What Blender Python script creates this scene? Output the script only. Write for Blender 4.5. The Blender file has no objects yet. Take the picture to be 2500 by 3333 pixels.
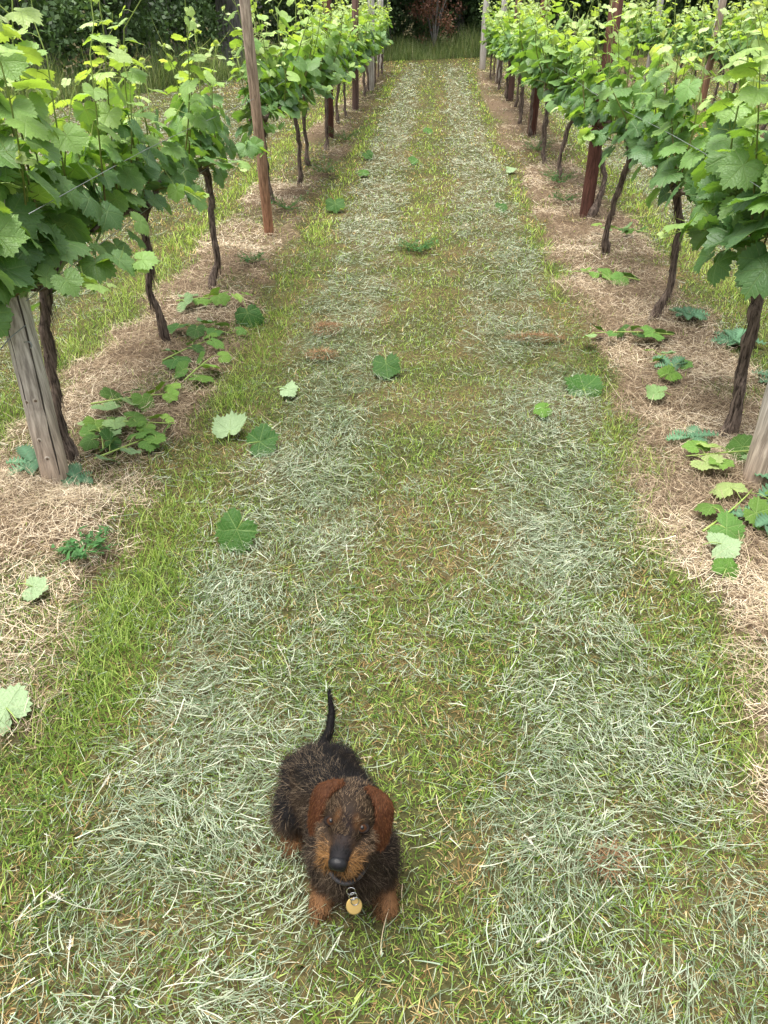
import bpy, math, random
import numpy as np
from mathutils import Vector, Matrix
R = math.radians
rng = np.random.default_rng(7)
random.seed(7)
scene = bpy.context.scene
C = scene.collection

# ------------------------------------------------------------------ camera, sky, sun, exposure
cam_d = bpy.data.cameras.new('camera')
cam_d.sensor_fit = 'VERTICAL'; cam_d.sensor_height = 36.0; cam_d.lens = 27.05
cam_d.clip_start = 0.05; cam_d.clip_end = 600
cam = bpy.data.objects.new('camera', cam_d); C.objects.link(cam)
cam.location = (0, 0, 1.5)
cam.rotation_euler = (R(90 - 33.4), 0, R(2.9))
scene.camera = cam

SUN_EL, SUN_AZ = R(79), R(-120)          # azimuth measured from +Y (ahead of the camera) towards +X
w = bpy.data.worlds.new('World'); scene.world = w; w.use_nodes = True
nt = w.node_tree; bg = nt.nodes['Background']
sky = nt.nodes.new('ShaderNodeTexSky'); sky.sky_type = 'NISHITA'; sky.sun_disc = False
sky.sun_elevation = SUN_EL; sky.sun_rotation = SUN_AZ
sky.air_density = 1.0; sky.dust_density = 5.0; sky.ozone_density = 1.0
hs = nt.nodes.new('ShaderNodeHueSaturation'); hs.inputs['Saturation'].default_value = 0.22
nt.links.new(sky.outputs[0], hs.inputs['Color']); nt.links.new(hs.outputs[0], bg.inputs[0])
bg.inputs[1].default_value = 0.15
sl = bpy.data.lights.new('sun', 'SUN'); sl.energy = 2.6; sl.angle = R(36); sl.color = (1.0, 0.95, 0.87)
so = bpy.data.objects.new('sun', sl); C.objects.link(so)
sd = Vector((math.sin(SUN_AZ) * math.cos(SUN_EL), math.cos(SUN_AZ) * math.cos(SUN_EL), math.sin(SUN_EL)))
so.rotation_euler = sd.to_track_quat('Z', 'Y').to_euler(); so.location = sd * 60
scene.view_settings.view_transform = 'Standard'; scene.view_settings.look = 'None'
scene.view_settings.exposure = 1.30; scene.view_settings.gamma = 1.0
try:
    scene.cycles.max_bounces = 6; scene.cycles.transparent_max_bounces = 8
    scene.cycles.transmission_bounces = 4; scene.cycles.use_denoising = True
except Exception: pass

# ------------------------------------------------------------------ helpers
def tag(o, label=None, cat=None, group=None, kind=None):
    if label: o['label'] = label
    if cat: o['category'] = cat
    if group: o['group'] = group
    if kind: o['kind'] = kind
    return o

def empty(name, loc, label=None, cat=None, group=None):
    o = bpy.data.objects.new(name, None); C.objects.link(o); o.location = loc
    o.empty_display_size = 0.1
    return tag(o, label, cat, group)

def copy_tree(o, parent=None):
    c = o.copy(); C.objects.link(c); c.parent = parent
    for k in ('label', 'group', 'category'):
        if parent is None and k in c: pass
    for ch in o.children: copy_tree(ch, c)
    return c

def hash2(ix, iy, s):
    h = (ix.astype(np.int64) * 374761393 + iy.astype(np.int64) * 668265263 + s * 974634777) & 0xffffffff
    h = ((h ^ (h >> 13)) * 1274126177) & 0xffffffff
    return ((h ^ (h >> 16)) & 0xffff) / 65535.0

def vn(x, y, f, s=0):
    x = np.asarray(x, float) * f; y = np.asarray(y, float) * f
    ix = np.floor(x); iy = np.floor(y); fx = x - ix; fy = y - iy
    fx = fx * fx * (3 - 2 * fx); fy = fy * fy * (3 - 2 * fy)
    a = hash2(ix, iy, s); b = hash2(ix + 1, iy, s); c = hash2(ix, iy + 1, s); d = hash2(ix + 1, iy + 1, s)
    return (a * (1 - fx) + b * fx) * (1 - fy) + (c * (1 - fx) + d * fx) * fy

def fbm(x, y, f, s=0):
    return (vn(x, y, f, s) * 0.5 + vn(x, y, f * 2.1, s + 1) * 0.3 + vn(x, y, f * 4.3, s + 2) * 0.2)

def sstep(a, b, x):
    t = np.clip((np.asarray(x, float) - a) / (b - a), 0, 1); return t * t * (3 - 2 * t)

class Acc:
    """collects vertices, faces, colours and uvs, then links them as ONE mesh object"""
    def __init__(s): s.V = []; s.F = []; s.C = []; s.U = []; s.M = []; s.n = 0
    def add(s, V, F, col=(1, 1, 1), uv=None, mat=0):
        V = np.asarray(V, np.float32).reshape(-1, 3); n = len(V)
        col = np.asarray(col, np.float32)
        if col.ndim == 1: col = np.tile(col, (n, 1))
        if uv is None: uv = np.zeros((n, 2), np.float32)
        for f in (F if isinstance(F, list) else [F]):
            f = np.asarray(f, np.int64)
            if f.size: s.F.append(f + s.n); s.M.append(np.full(len(f), mat, np.int32))
        s.V.append(V); s.C.append(col); s.U.append(np.asarray(uv, np.float32)); s.n += n
    def mesh(s, name, mats, smooth=True):
        me = bpy.data.meshes.new(name)
        V = np.concatenate(s.V); col = np.concatenate(s.C); U = np.concatenate(s.U)
        tot = np.concatenate([np.full(len(f), f.shape[1], np.int32) for f in s.F])
        idx = np.concatenate([f.reshape(-1) for f in s.F]).astype(np.int32)
        me.vertices.add(len(V)); me.vertices.foreach_set('co', V.reshape(-1))
        me.loops.add(len(idx)); me.loops.foreach_set('vertex_index', idx)
        me.polygons.add(len(tot))
        st = np.zeros(len(tot), np.int32); st[1:] = np.cumsum(tot)[:-1]
        me.polygons.foreach_set('loop_start', st); me.polygons.foreach_set('loop_total', tot)
        me.polygons.foreach_set('material_index', np.concatenate(s.M))
        me.polygons.foreach_set('use_smooth', np.full(len(tot), smooth, bool))
        me.update(calc_edges=True)
        a = me.color_attributes.new('Col', 'FLOAT_COLOR', 'POINT')
        a.data.foreach_set('color', np.c_[col, np.ones(len(col))].astype(np.float32).reshape(-1))
        u = me.uv_layers.new(name='UVMap'); u.data.foreach_set('uv', U[idx].reshape(-1))
        for m in (mats if isinstance(mats, (list, tuple)) else [mats]): me.materials.append(m)
        return me
    def build(s, name, mats, parent=None, smooth=True):
        o = bpy.data.objects.new(name, s.mesh(name, mats, smooth)); C.objects.link(o)
        if parent: o.parent = parent
        return o

def norm(v):
    v = np.asarray(v, float); return v / (np.linalg.norm(v, axis=-1, keepdims=True) + 1e-9)

def strips(acc, P, D, N, L, W, col, segs=2, bend=0.0, tip=0.15, side=None, mat=0, sway=0.0):
    """many thin blades at once: P roots, D directions, N bend direction, L length, W width"""
    n = len(P); D = norm(D)
    S = norm(np.cross(D, N)) if side is None else norm(side)
    Nn = np.cross(S, D)
    L = np.broadcast_to(L, n); W = np.broadcast_to(W, n); bend = np.broadcast_to(bend, n); sway = np.broadcast_to(sway, n)
    V = np.zeros((n, segs + 1, 2, 3), np.float32)
    for k in range(segs + 1):
        t = k / segs
        c = P + D * (L * t)[:, None] + Nn * (bend * L * t * t)[:, None] + S * (sway * L * t * t)[:, None]
        wd = W * (1 - (1 - tip) * t ** 1.6) * 0.5
        V[:, k, 0] = c - S * wd[:, None]; V[:, k, 1] = c + S * wd[:, None]
    base = (np.arange(n) * (segs + 1) * 2)[:, None]
    F = np.concatenate([base + np.array([2 * k, 2 * k + 1, 2 * k + 3, 2 * k + 2]) for k in range(segs)])
    acc.add(V.reshape(-1, 3), F, np.repeat(col, (segs + 1) * 2, axis=0), None, mat)

def tube(acc, pts, rad, seg=8, col=(1, 1, 1), mat=0, rough=0.0, seed=0, cap=True, smooth_pts=0):
    pts = np.asarray(pts, float); rad = np.broadcast_to(np.asarray(rad, float), len(pts)).copy()
    if smooth_pts:
        t = np.linspace(0, 1, len(pts)); tt = np.linspace(0, 1, smooth_pts)
        # catmull-rom style smoothing through numpy interpolation followed by averaging
        q = np.stack([np.interp(tt, t, pts[:, i]) for i in range(3)], 1); r = np.interp(tt, t, rad)
        for _ in range(max(1, smooth_pts // (2 * len(pts)))):
            q[1:-1] = (q[:-2] + 2 * q[1:-1] + q[2:]) / 4
        pts, rad = q, r
    n = len(pts); T = norm(np.gradient(pts, axis=0))
    ref = np.array([0.0, 1.0, 0.0]) if abs(T[0][2]) > 0.7 else np.array([0.0, 0.0, 1.0])
    A = norm(np.cross(T, ref)); B = np.cross(T, A)
    th = np.linspace(0, 2 * math.pi, seg, endpoint=False)
    g = np.random.default_rng(seed)
    rid = g.normal(0, 1, seg)[None, :] * np.ones((n, 1))
    rid = rid * 0.6 + g.normal(0, 1, (n, seg)) * 0.4
    rr = rad[:, None] * (1 + rough * rid)
    V = pts[:, None] + A[:, None] * (np.cos(th) * rr)[..., None] + B[:, None] * (np.sin(th) * rr)[..., None]
    i = np.arange(n - 1)[:, None] * seg; j = np.arange(seg)[None]; j2 = (j + 1) % seg
    F = np.stack([i + j, i + j2, i + seg + j2, i + seg + j], -1).reshape(-1, 4)
    fl = [F]
    V = V.reshape(-1, 3)
    if cap:
        V = np.concatenate([V, pts[:1], pts[-1:]])
        k = n * seg; jj = np.arange(seg)
        fl += [np.stack([np.full(seg, k), (jj + 1) % seg, jj], 1), np.stack([np.full(seg, k + 1), (n - 1) * seg + jj, (n - 1) * seg + (jj + 1) % seg], 1)]
    uv = np.zeros((len(V), 2)); uv[:n * seg, 0] = np.tile(np.arange(seg) / seg, n); uv[:n * seg, 1] = np.repeat(np.arange(n) / n, seg)
    c = np.asarray(col, float)
    if c.ndim == 2:
        c = np.repeat(np.stack([np.interp(np.linspace(0, 1, n), np.linspace(0, 1, len(c)), c[:, q]) for q in range(3)], 1), seg, 0)
        if cap: c = np.concatenate([c, c[:1], c[-1:]])
    acc.add(V, fl, c, uv, mat)

# ------------------------------------------------------------------ materials
def mat_new(name):
    m = bpy.data.materials.new(name); m.use_nodes = True
    n = m.node_tree.nodes; l = m.node_tree.links
    return m, n, l, n['Principled BSDF'], n['Material Output']

def attr(n, name='Col'):
    a = n.new('ShaderNodeVertexColor'); a.layer_name = name; return a

def mixc(n, l, fac, a, b, mode='MIX'):
    m = n.new('ShaderNodeMix'); m.data_type = 'RGBA'; m.blend_type = mode
    for s, v in ((m.inputs[0], fac), (m.inputs[6], a), (m.inputs[7], b)):
        if hasattr(v, 'is_linked') or hasattr(v, 'links'): l.new(v, s)
        elif isinstance(v, (int, float)): s.default_value = v
        else: s.default_value = (*v, 1)
    return m.outputs[2]

def mathn(n, l, op, a, b=None, clamp=False):
    m = n.new('ShaderNodeMath'); m.operation = op; m.use_clamp = clamp
    for s, v in ((m.inputs[0], a), (m.inputs[1], b)):
        if v is None: continue
        if isinstance(v, (int, float)): s.default_value = v
        else: l.new(v, s)
    return m.outputs[0]

def blade_mat(name, trans=0.3, rough=0.55, spec=0.3, tcol=1.3):
    m, n, l, p, out = mat_new(name)
    a = attr(n); l.new(a.outputs[0], p.inputs['Base Color'])
    p.inputs['Roughness'].default_value = rough; p.inputs['Specular IOR Level'].default_value = spec
    if trans:
        t = n.new('ShaderNodeBsdfTranslucent'); mx = n.new('ShaderNodeMixShader'); mx.inputs[0].default_value = trans
        c = mixc(n, l, 1.0, a.outputs[0], (tcol, tcol, tcol * 0.6), 'MULTIPLY'); l.new(c, t.inputs[0])
        l.new(p.outputs[0], mx.inputs[1]); l.new(t.outputs[0], mx.inputs[2]); l.new(mx.outputs[0], out.inputs[0])
    return m

def leaf_mat(name, trans=0.36, spec=0.46):
    m, n, l, p, out = mat_new(name)
    a = attr(n); uv = n.new('ShaderNodeUVMap'); uv.uv_map = 'UVMap'
    sp = n.new('ShaderNodeSeparateXYZ'); l.new(uv.outputs[0], sp.inputs[0])
    ang = mathn(n, l, 'ARCTAN2', sp.outputs[0], sp.outputs[1])
    d = mathn(n, l, 'PINGPONG', ang, 0.4974)
    r = n.new('ShaderNodeVectorMath'); r.operation = 'LENGTH'; l.new(uv.outputs[0], r.inputs[0])
    perp = mathn(n, l, 'MULTIPLY', d, r.outputs['Value'])
    v1 = mathn(n, l, 'SUBTRACT', 1.0, mathn(n, l, 'DIVIDE', perp, 0.028), True)
    q = mathn(n, l, 'SUBTRACT', r.outputs['Value'], mathn(n, l, 'MULTIPLY', perp, 0.9))
    s = mathn(n, l, 'PINGPONG', q, 0.075)
    v2 = mathn(n, l, 'MULTIPLY', mathn(n, l, 'SUBTRACT', 1.0, mathn(n, l, 'DIVIDE', s, 0.016), True), 0.55)
    vein = mathn(n, l, 'MAXIMUM', v1, v2)
    no = n.new('ShaderNodeTexNoise'); no.inputs['Scale'].default_value = 5; no.inputs['Detail'].default_value = 4
    l.new(uv.outputs[0], no.inputs['Vector'])
    base = mixc(n, l, mathn(n, l, 'MULTIPLY', no.outputs[0], 0.55), a.outputs[0], mixc(n, l, 1.0, a.outputs[0], (0.55, 0.68, 0.7), 'MULTIPLY'))
    base = mixc(n, l, mathn(n, l, 'MULTIPLY', vein, 0.32), base, (0.30, 0.40, 0.16))
    geo = n.new('ShaderNodeNewGeometry')
    back = mixc(n, l, 0.45, base, (0.26, 0.36, 0.20))
    col = mixc(n, l, geo.outputs['Backfacing'], base, back)
    l.new(col, p.inputs['Base Color'])
    p.inputs['Roughness'].default_value = 0.46; p.inputs['Specular IOR Level'].default_value = spec
    vo = n.new('ShaderNodeTexVoronoi'); vo.inputs['Scale'].default_value = 13; l.new(uv.outputs[0], vo.inputs['Vector'])
    h = mathn(n, l, 'SUBTRACT', mathn(n, l, 'MULTIPLY', vo.outputs['Distance'], -0.5), vein)
    b = n.new('ShaderNodeBump'); b.inputs['Strength'].default_value = 0.45; b.inputs['Distance'].default_value = 0.006
    l.new(h, b.inputs['Height']); l.new(b.outputs[0], p.inputs['Normal'])
    t = n.new('ShaderNodeBsdfTranslucent'); mx = n.new('ShaderNodeMixShader'); mx.inputs[0].default_value = trans
    tc = mixc(n, l, 1.0, base, (1.75, 1.75, 0.50), 'MULTIPLY'); l.new(tc, t.inputs[0])
    l.new(p.outputs[0], mx.inputs[1]); l.new(t.outputs[0], mx.inputs[2]); l.new(mx.outputs[0], out.inputs[0])
    return m

def bark_mat(name, c1, c2, scale=(60, 60, 9), bump=0.9, use_attr=False, dist=0.004):
    m, n, l, p, out = mat_new(name)
    tc = n.new('ShaderNodeTexCoord'); mp = n.new('ShaderNodeMapping'); mp.inputs['Scale'].default_value = scale
    l.new(tc.outputs['Object'], mp.inputs[0])
    no = n.new('ShaderNodeTexNoise'); no.inputs['Scale'].default_value = 1; no.inputs['Detail'].default_value = 6; no.inputs['Roughness'].default_value = 0.65
    l.new(mp.outputs[0], no.inputs['Vector'])
    f = mathn(n, l, 'MULTIPLY', mathn(n, l, 'SUBTRACT', no.outputs[0], 0.38), 3.6, True)
    if use_attr:
        a = attr(n)
        c = mixc(n, l, f, mixc(n, l, 1.0, a.outputs[0], c1, 'MULTIPLY'), mixc(n, l, 1.0, a.outputs[0], c2, 'MULTIPLY'))
    else: c = mixc(n, l, f, c1, c2)
    l.new(c, p.inputs['Base Color']); p.inputs['Roughness'].default_value = 0.85; p.inputs['Specular IOR Level'].default_value = 0.2
    b = n.new('ShaderNodeBump'); b.inputs['Strength'].default_value = bump; b.inputs['Distance'].default_value = dist
    l.new(no.outputs[0], b.inputs['Height']); l.new(b.outputs[0], p.inputs['Normal'])
    return m

def plain_mat(name, col, rough=0.5, metal=0.0, spec=0.5):
    m, n, l, p, out = mat_new(name)
    no = n.new('ShaderNodeTexNoise'); no.inputs['Scale'].default_value = 90
    c = mixc(n, l, no.outputs[0], tuple(x * 0.75 for x in col), tuple(min(1, x * 1.2) for x in col)); l.new(c, p.inputs['Base Color'])
    p.inputs['Roughness'].default_value = rough; p.inputs['Metallic'].default_value = metal; p.inputs['Specular IOR Level'].default_value = spec
    return m

M_grass = blade_mat('grass_blade', 0.34, 0.6, 0.14, 1.5)
M_dry = blade_mat('dry_stem', 0.12, 0.6, 0.15)
M_leaf = leaf_mat('vine_leaf')
M_fallen = leaf_mat('cut_leaf', 0.18, 0.10)
M_stem = blade_mat('green_stem', 0.0, 0.45, 0.4)
M_tree = blade_mat('tree_leaf', 0.25, 0.5, 0.35)
M_vbark = bark_mat('vine_bark', (0.022, 0.015, 0.011), (0.20, 0.15, 0.12), (110, 110, 11), 1.0)
M_tbark = bark_mat('tree_bark', (0.09, 0.085, 0.078), (0.27, 0.26, 0.245), (14, 14, 3), 1.0, False, 0.02)
M_wood = bark_mat('post_wood', (0.45, 0.42, 0.40), (1.15, 1.12, 1.1), (75, 75, 3.2), 0.5, True, 0.0015)
M_wire = plain_mat('wire', (0.24, 0.26, 0.26), 0.5, 0.6)
M_fur = blade_mat('dog_fur', 0.0, 0.6, 0.07)

# ------------------------------------------------------------------ layout of the ground
def xl(y): return -1.30 + 0.0 * np.asarray(y, float)                     # left row axis
def xr(y): return 1.24 + 0.018 * (np.asarray(y, float) - 2.5)            # right row axis
def xr2(y): return 4.55 + 0.02 * (np.asarray(y, float) - 10)
def xr3(y): return 7.3 + 0.02 * (np.asarray(y, float) - 10)
def xr4(y): return 10.0 + 0.02 * (np.asarray(y, float) - 10)

def straw_mask(x, y):
    e = (vn(x, y, 2.3, 11) - 0.5) * 0.16 + (vn(x, y, 7.1, 12) - 0.5) * 0.14
    def band(c, hw, y0=-1.0): return 1 - sstep(-0.06, 0.06, np.abs(x - c) - hw + e)
    wide = 1 - sstep(2.1, 2.7, y); m = np.maximum(band(xl(y) - 0.02 - .22 * wide, 0.31 + .22 * wide), band(xr(y) - 0.01 + .14 * wide, 0.37 + .13 * wide))
    m = np.maximum(m, np.maximum(band(xr2(y), 0.38), np.maximum(band(xr3(y), 0.38), band(xr4(y), 0.38))))
    m = m * (1 - sstep(23.5, 25.5, y)) * (1 - .55 * sstep(.60, .74, vn(x, y, 3.3, 15)))
    weeds = sstep(0.42, 0.60, vn(x, y, 1.3, 14)) * sstep(4.5, 9, y) * 0.8       # greener further up the rows
    return m * (1 - weeds)

def clip_mask(x, y):
    d = 0.018 * y * 0.5
    cl = -0.42 - 0.02 * sstep(0, 3, y); cr = 0.46 + d
    wob = (vn(x * 0.0, y, 0.9, 21) - 0.5) * 0.10
    wv = (fbm(x, y, 3.1, 28) - .5) * .22; l_ = 1 - sstep(0.10, 0.36, np.abs(x - cl - wob) + wv); r_ = 1 - sstep(0.12, 0.38, np.abs(x - cr - wob) + wv)
    m = np.maximum(l_, r_)
    # further bands in the neighbouring alleys and the open mown field
    m = np.maximum(m, (1 - sstep(0.15, 0.35, np.abs(x - 2.25))) * 0.8)
    m = np.maximum(m, (1 - sstep(0.15, 0.35, np.abs(x - 3.35))) * 0.8)
    m = np.maximum(m, sstep(-1.9, -2.3, x) * (0.35 + 0.5 * sstep(0.4, 0.6, vn(x, y * 0.35, 1.3, 23))))
    n = 0.52 + 0.75 * sstep(0.30, 0.66, fbm(x, y, 2.9, 24)) - 0.35 * sstep(.62, .8, vn(x, y, 7.3, 26))
    return np.clip(m * (n + .35 * sstep(3.5, 8, y)), 0, 1.3) * (1 - 0.6 * sstep(23, 26, y))

def lush_mask(x, y):
    n = vn(x, y, 2.2, 31)
    a = np.exp(-((x + 0.84) / 0.13) ** 2) * (0.30 + 0.55 * sstep(0.35, 0.65, n))
    b = .75 * np.exp(-((x - 0.80 - 0.02 * y * 0.5) / 0.10) ** 2) * (0.35 + 0.65 * sstep(0.3, 0.6, n))
    return np.maximum(np.maximum(a, b), .8 * np.maximum(np.exp(-((x + 1.78) / .16) ** 2), np.exp(-((x - 1.85 - .018 * y) / .22) ** 2)))

def height(x, y):
    x = np.asarray(x, float); y = np.asarray(y, float)
    h = (fbm(x, y, 1.1, 41) - 0.5) * 0.035 + (vn(x, y, 6, 44) - 0.5) * 0.010
    s = straw_mask(x, y); h = h + s * (0.012 + 0.030 * sstep(0.35, 0.8, vn(x, y, 2.7, 46)))
    h = h + 0.07 * np.exp(-(((x + 1.12) / 0.22) ** 2 + ((y - 2.12) / 0.14) ** 2))
    h = h + 0.04 * np.exp(-(((x + 1.4) / 0.3) ** 2 + ((y - 1.55) / 0.25) ** 2))
    near = np.exp(-(((x + 0.13) / 0.35) ** 2 + ((y - 0.95) / 0.4) ** 2))
    return h * (1 - near)                                              # level where the dog sits

def hz(x, y): return float(height(np.array([x]), np.array([y]))[0])

def axis(lo, hi, step, far):
    a = np.arange(lo, hi + 1e-6, step); o = []; d = step; p = hi
    while p < far: d *= 1.22; p += d; o.append(p)
    q = []; d = step; p = lo
    while p > -far: d *= 1.22; p -= d; q.append(p)
    return np.array(q[::-1] + list(a) + o)

gx = axis(-2.6, 2.6, 0.045, 260); gy = axis(-0.2, 8, 0.05, 260)
X, Y = np.meshgrid(gx, gy); Z = height(X, Y)
ii = np.arange(len(gy) - 1)[:, None] * len(gx); jj = np.arange(len(gx) - 1)[None]
F = np.stack([ii + jj, ii + jj + 1, ii + len(gx) + jj + 1, ii + len(gx) + jj], -1).reshape(-1, 4)
s = straw_mask(X, Y)[..., None]; dryn = sstep(0.40, 0.68, fbm(X, Y, 4.0, 57))[..., None] * .8
gcol = (np.array([0.050, 0.050, 0.020]) * (1 - dryn) + np.array([0.085, 0.066, 0.032]) * dryn) * (1 - s) + np.array([0.115, 0.082, 0.056]) * s
acc = Acc(); acc.add(np.stack([X, Y, Z], -1), F, gcol.reshape(-1, 3))
m, n, l, p, out = mat_new('ground')
a = attr(n); tc = n.new('ShaderNodeTexCoord')
no = n.new('ShaderNodeTexNoise'); no.inputs['Scale'].default_value = 55; no.inputs['Detail'].default_value = 6; no.inputs['Roughness'].default_value = 0.7
l.new(tc.outputs['Object'], no.inputs['Vector'])
ff = mathn(n, l, 'MULTIPLY', mathn(n, l, 'SUBTRACT', no.outputs[0], 0.35), 3.0, True)
l.new(mixc(n, l, ff, mixc(n, l, 1.0, a.outputs[0], (0.45, 0.42, 0.40), 'MULTIPLY'), mixc(n, l, 1.0, a.outputs[0], (1.5, 1.5, 1.4), 'MULTIPLY')), p.inputs['Base Color'])
p.inputs['Roughness'].default_value = 0.95; p.inputs['Specular IOR Level'].default_value = 0.1
b = n.new('ShaderNodeBump'); b.inputs['Strength'].default_value = 0.8; b.inputs['Distance'].default_value = 0.01
l.new(no.outputs[0], b.inputs['Height']); l.new(b.outputs[0], p.inputs['Normal'])
tag(acc.build('ground', m), 'mown vineyard ground under grass and straw', 'ground', kind='structure')

# ------------------------------------------------------------------ grass, clippings, straw
def scatter(dens_c, cap, y0, y1, wx0, wx1):
    """random ground points, thinning with distance"""
    xs = []; ys = []; ws = []; yb = y0
    while yb < y1:
        ye = min(y1, yb + max(0.25, yb * 0.14)); ym = (yb + ye) / 2; hw = wx0 + wx1 * ym
        d = min(cap, dens_c / (1.4 + ym * ym)); nn = int(d * (ye - yb) * 2 * hw)
        xs.append(rng.uniform(-hw, hw, nn)); ys.append(rng.uniform(yb, ye, nn)); ws.append(np.full(nn, max(1.0, math.sqrt(min(cap, 17000) * 0.55 / d)))); yb = ye
    return np.concatenate(xs), np.concatenate(ys), np.concatenate(ws)

def ramp(cols, t):
    cols = np.asarray(cols, float); q = np.linspace(0, 1, len(cols))
    return np.stack([np.interp(t, q, cols[:, i]) for i in range(3)], 1)

HEDGE = np.array([(-30, -2), (-12, 8.5), (-6.8, 13.7), (-4.5, 21.0), (-2.6, 26.2), (-1.3, 28.4), (1.7, 30.2), (10, 32), (40, 34)], float)
def hedge_y(x): return np.interp(x, HEDGE[:, 0], HEDGE[:, 1])

def grass():
    acc = Acc()
    x, y, wsc = scatter(120000, 30000, 0.25, 31, 0.85, 0.62)
    keep = (rng.random(len(x)) > straw_mask(x, y) * 0.93) & (y < hedge_y(x) + 0.5)
    keep &= rng.random(len(x)) > np.clip(clip_mask(x, y) - 0.15, 0, 0.5)
    x, y, wsc = x[keep], y[keep], wsc[keep]; nn = len(x)
    lush = lush_mask(x, y); centre = np.exp(-((x - 0.01) / 0.14) ** 2)
    dry = sstep(0.40, 0.68, fbm(x, y, 1.9, 51)) * 0.42 + 0.42 * sstep(0.42, 0.70, fbm(x, y, 6, 57))
    dry = np.clip(dry + 0.25 * sstep(4, 9, y) - 0.75 * lush + 0.05 * centre, 0.04, 0.95)
    for bx, by, br in ((.14, .95, .11), (-.62, 1.02, .12), (.10, 1.32, .08), (-.03, 2.25, .12), (.72, .85, .14), (-.75, .62, .16), (.05, .62, .12), (.0, 3.1, .14), (.68, 1.9, .1)):
        dry = np.maximum(dry, 1.15 * np.exp(-((x - bx) ** 2 + (y - by) ** 2) / br ** 2))
    isdry = rng.random(nn) < 0.17 + dry * 0.62 - .2 * lush - .42 * centre * sstep(1.5, 4, y)
    g = ramp([(0.032, 0.068, 0.010), (0.084, 0.152, 0.022), (0.172, 0.252, 0.045), (0.31, 0.385, 0.11)], np.clip(rng.normal(0.44, 0.28, nn) + 0.18 * lush + 0.10 * centre + 0.2 * (vn(x, y, 1.3, 61) - 0.5), 0, 1))
    d = ramp([(0.12, 0.066, 0.026), (0.27, 0.175, 0.072), (0.43, 0.325, 0.155), (0.56, 0.47, 0.26)], np.clip(rng.normal(0.45, 0.25, nn), 0, 1))
    col = np.where(isdry[:, None], d, g * 1.08)
    yellow = sstep(3, 8, y) * 0.6  # far blade colour brightened and yellowed to offset their shaded look at grazing angles
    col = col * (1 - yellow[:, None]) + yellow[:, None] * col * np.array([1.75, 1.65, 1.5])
    az = rng.uniform(0, 2 * math.pi, nn); lean = np.abs(rng.normal(0.80, 0.42, nn)) * (1 - 0.45 * lush)
    lean = np.where(isdry, lean + 0.45, lean); lean = np.clip(lean, 0, 1.5)
    D = np.stack([np.cos(az) * np.sin(lean), np.sin(az) * np.sin(lean), np.cos(lean)], 1)
    N = np.stack([np.cos(az) * np.cos(lean), np.sin(az) * np.cos(lean), -np.sin(lean)], 1)
    trod = 1 - .5 * np.exp(-(((x + .13) / .20) ** 2 + ((y - .93) / .22) ** 2) ** 2)
    L = trod * rng.uniform(0.016, 0.048, nn) * (1 + (0.95 + 1.5 * (x < 0) * sstep(2.2, 3.2, y) * sstep(.45, .7, vn(x, y, 1.7, 33))) * lush * rng.random(nn)) * np.minimum(1.12, wsc ** 0.25)
    W = np.clip(rng.gamma(3.2, 0.00072, nn), .0009, .006) * wsc
    W = np.where(isdry, W * 0.75, W); low = rng.random(nn) < .30; lean_ = lean; L = np.where(low, L * .75, L)
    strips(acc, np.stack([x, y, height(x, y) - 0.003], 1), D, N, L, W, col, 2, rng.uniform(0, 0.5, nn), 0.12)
    o = acc.build('grass', M_grass, smooth=False)
    tag(o, 'short mown green and dry grass covering the alley', 'grass', kind='stuff'); return o

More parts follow.
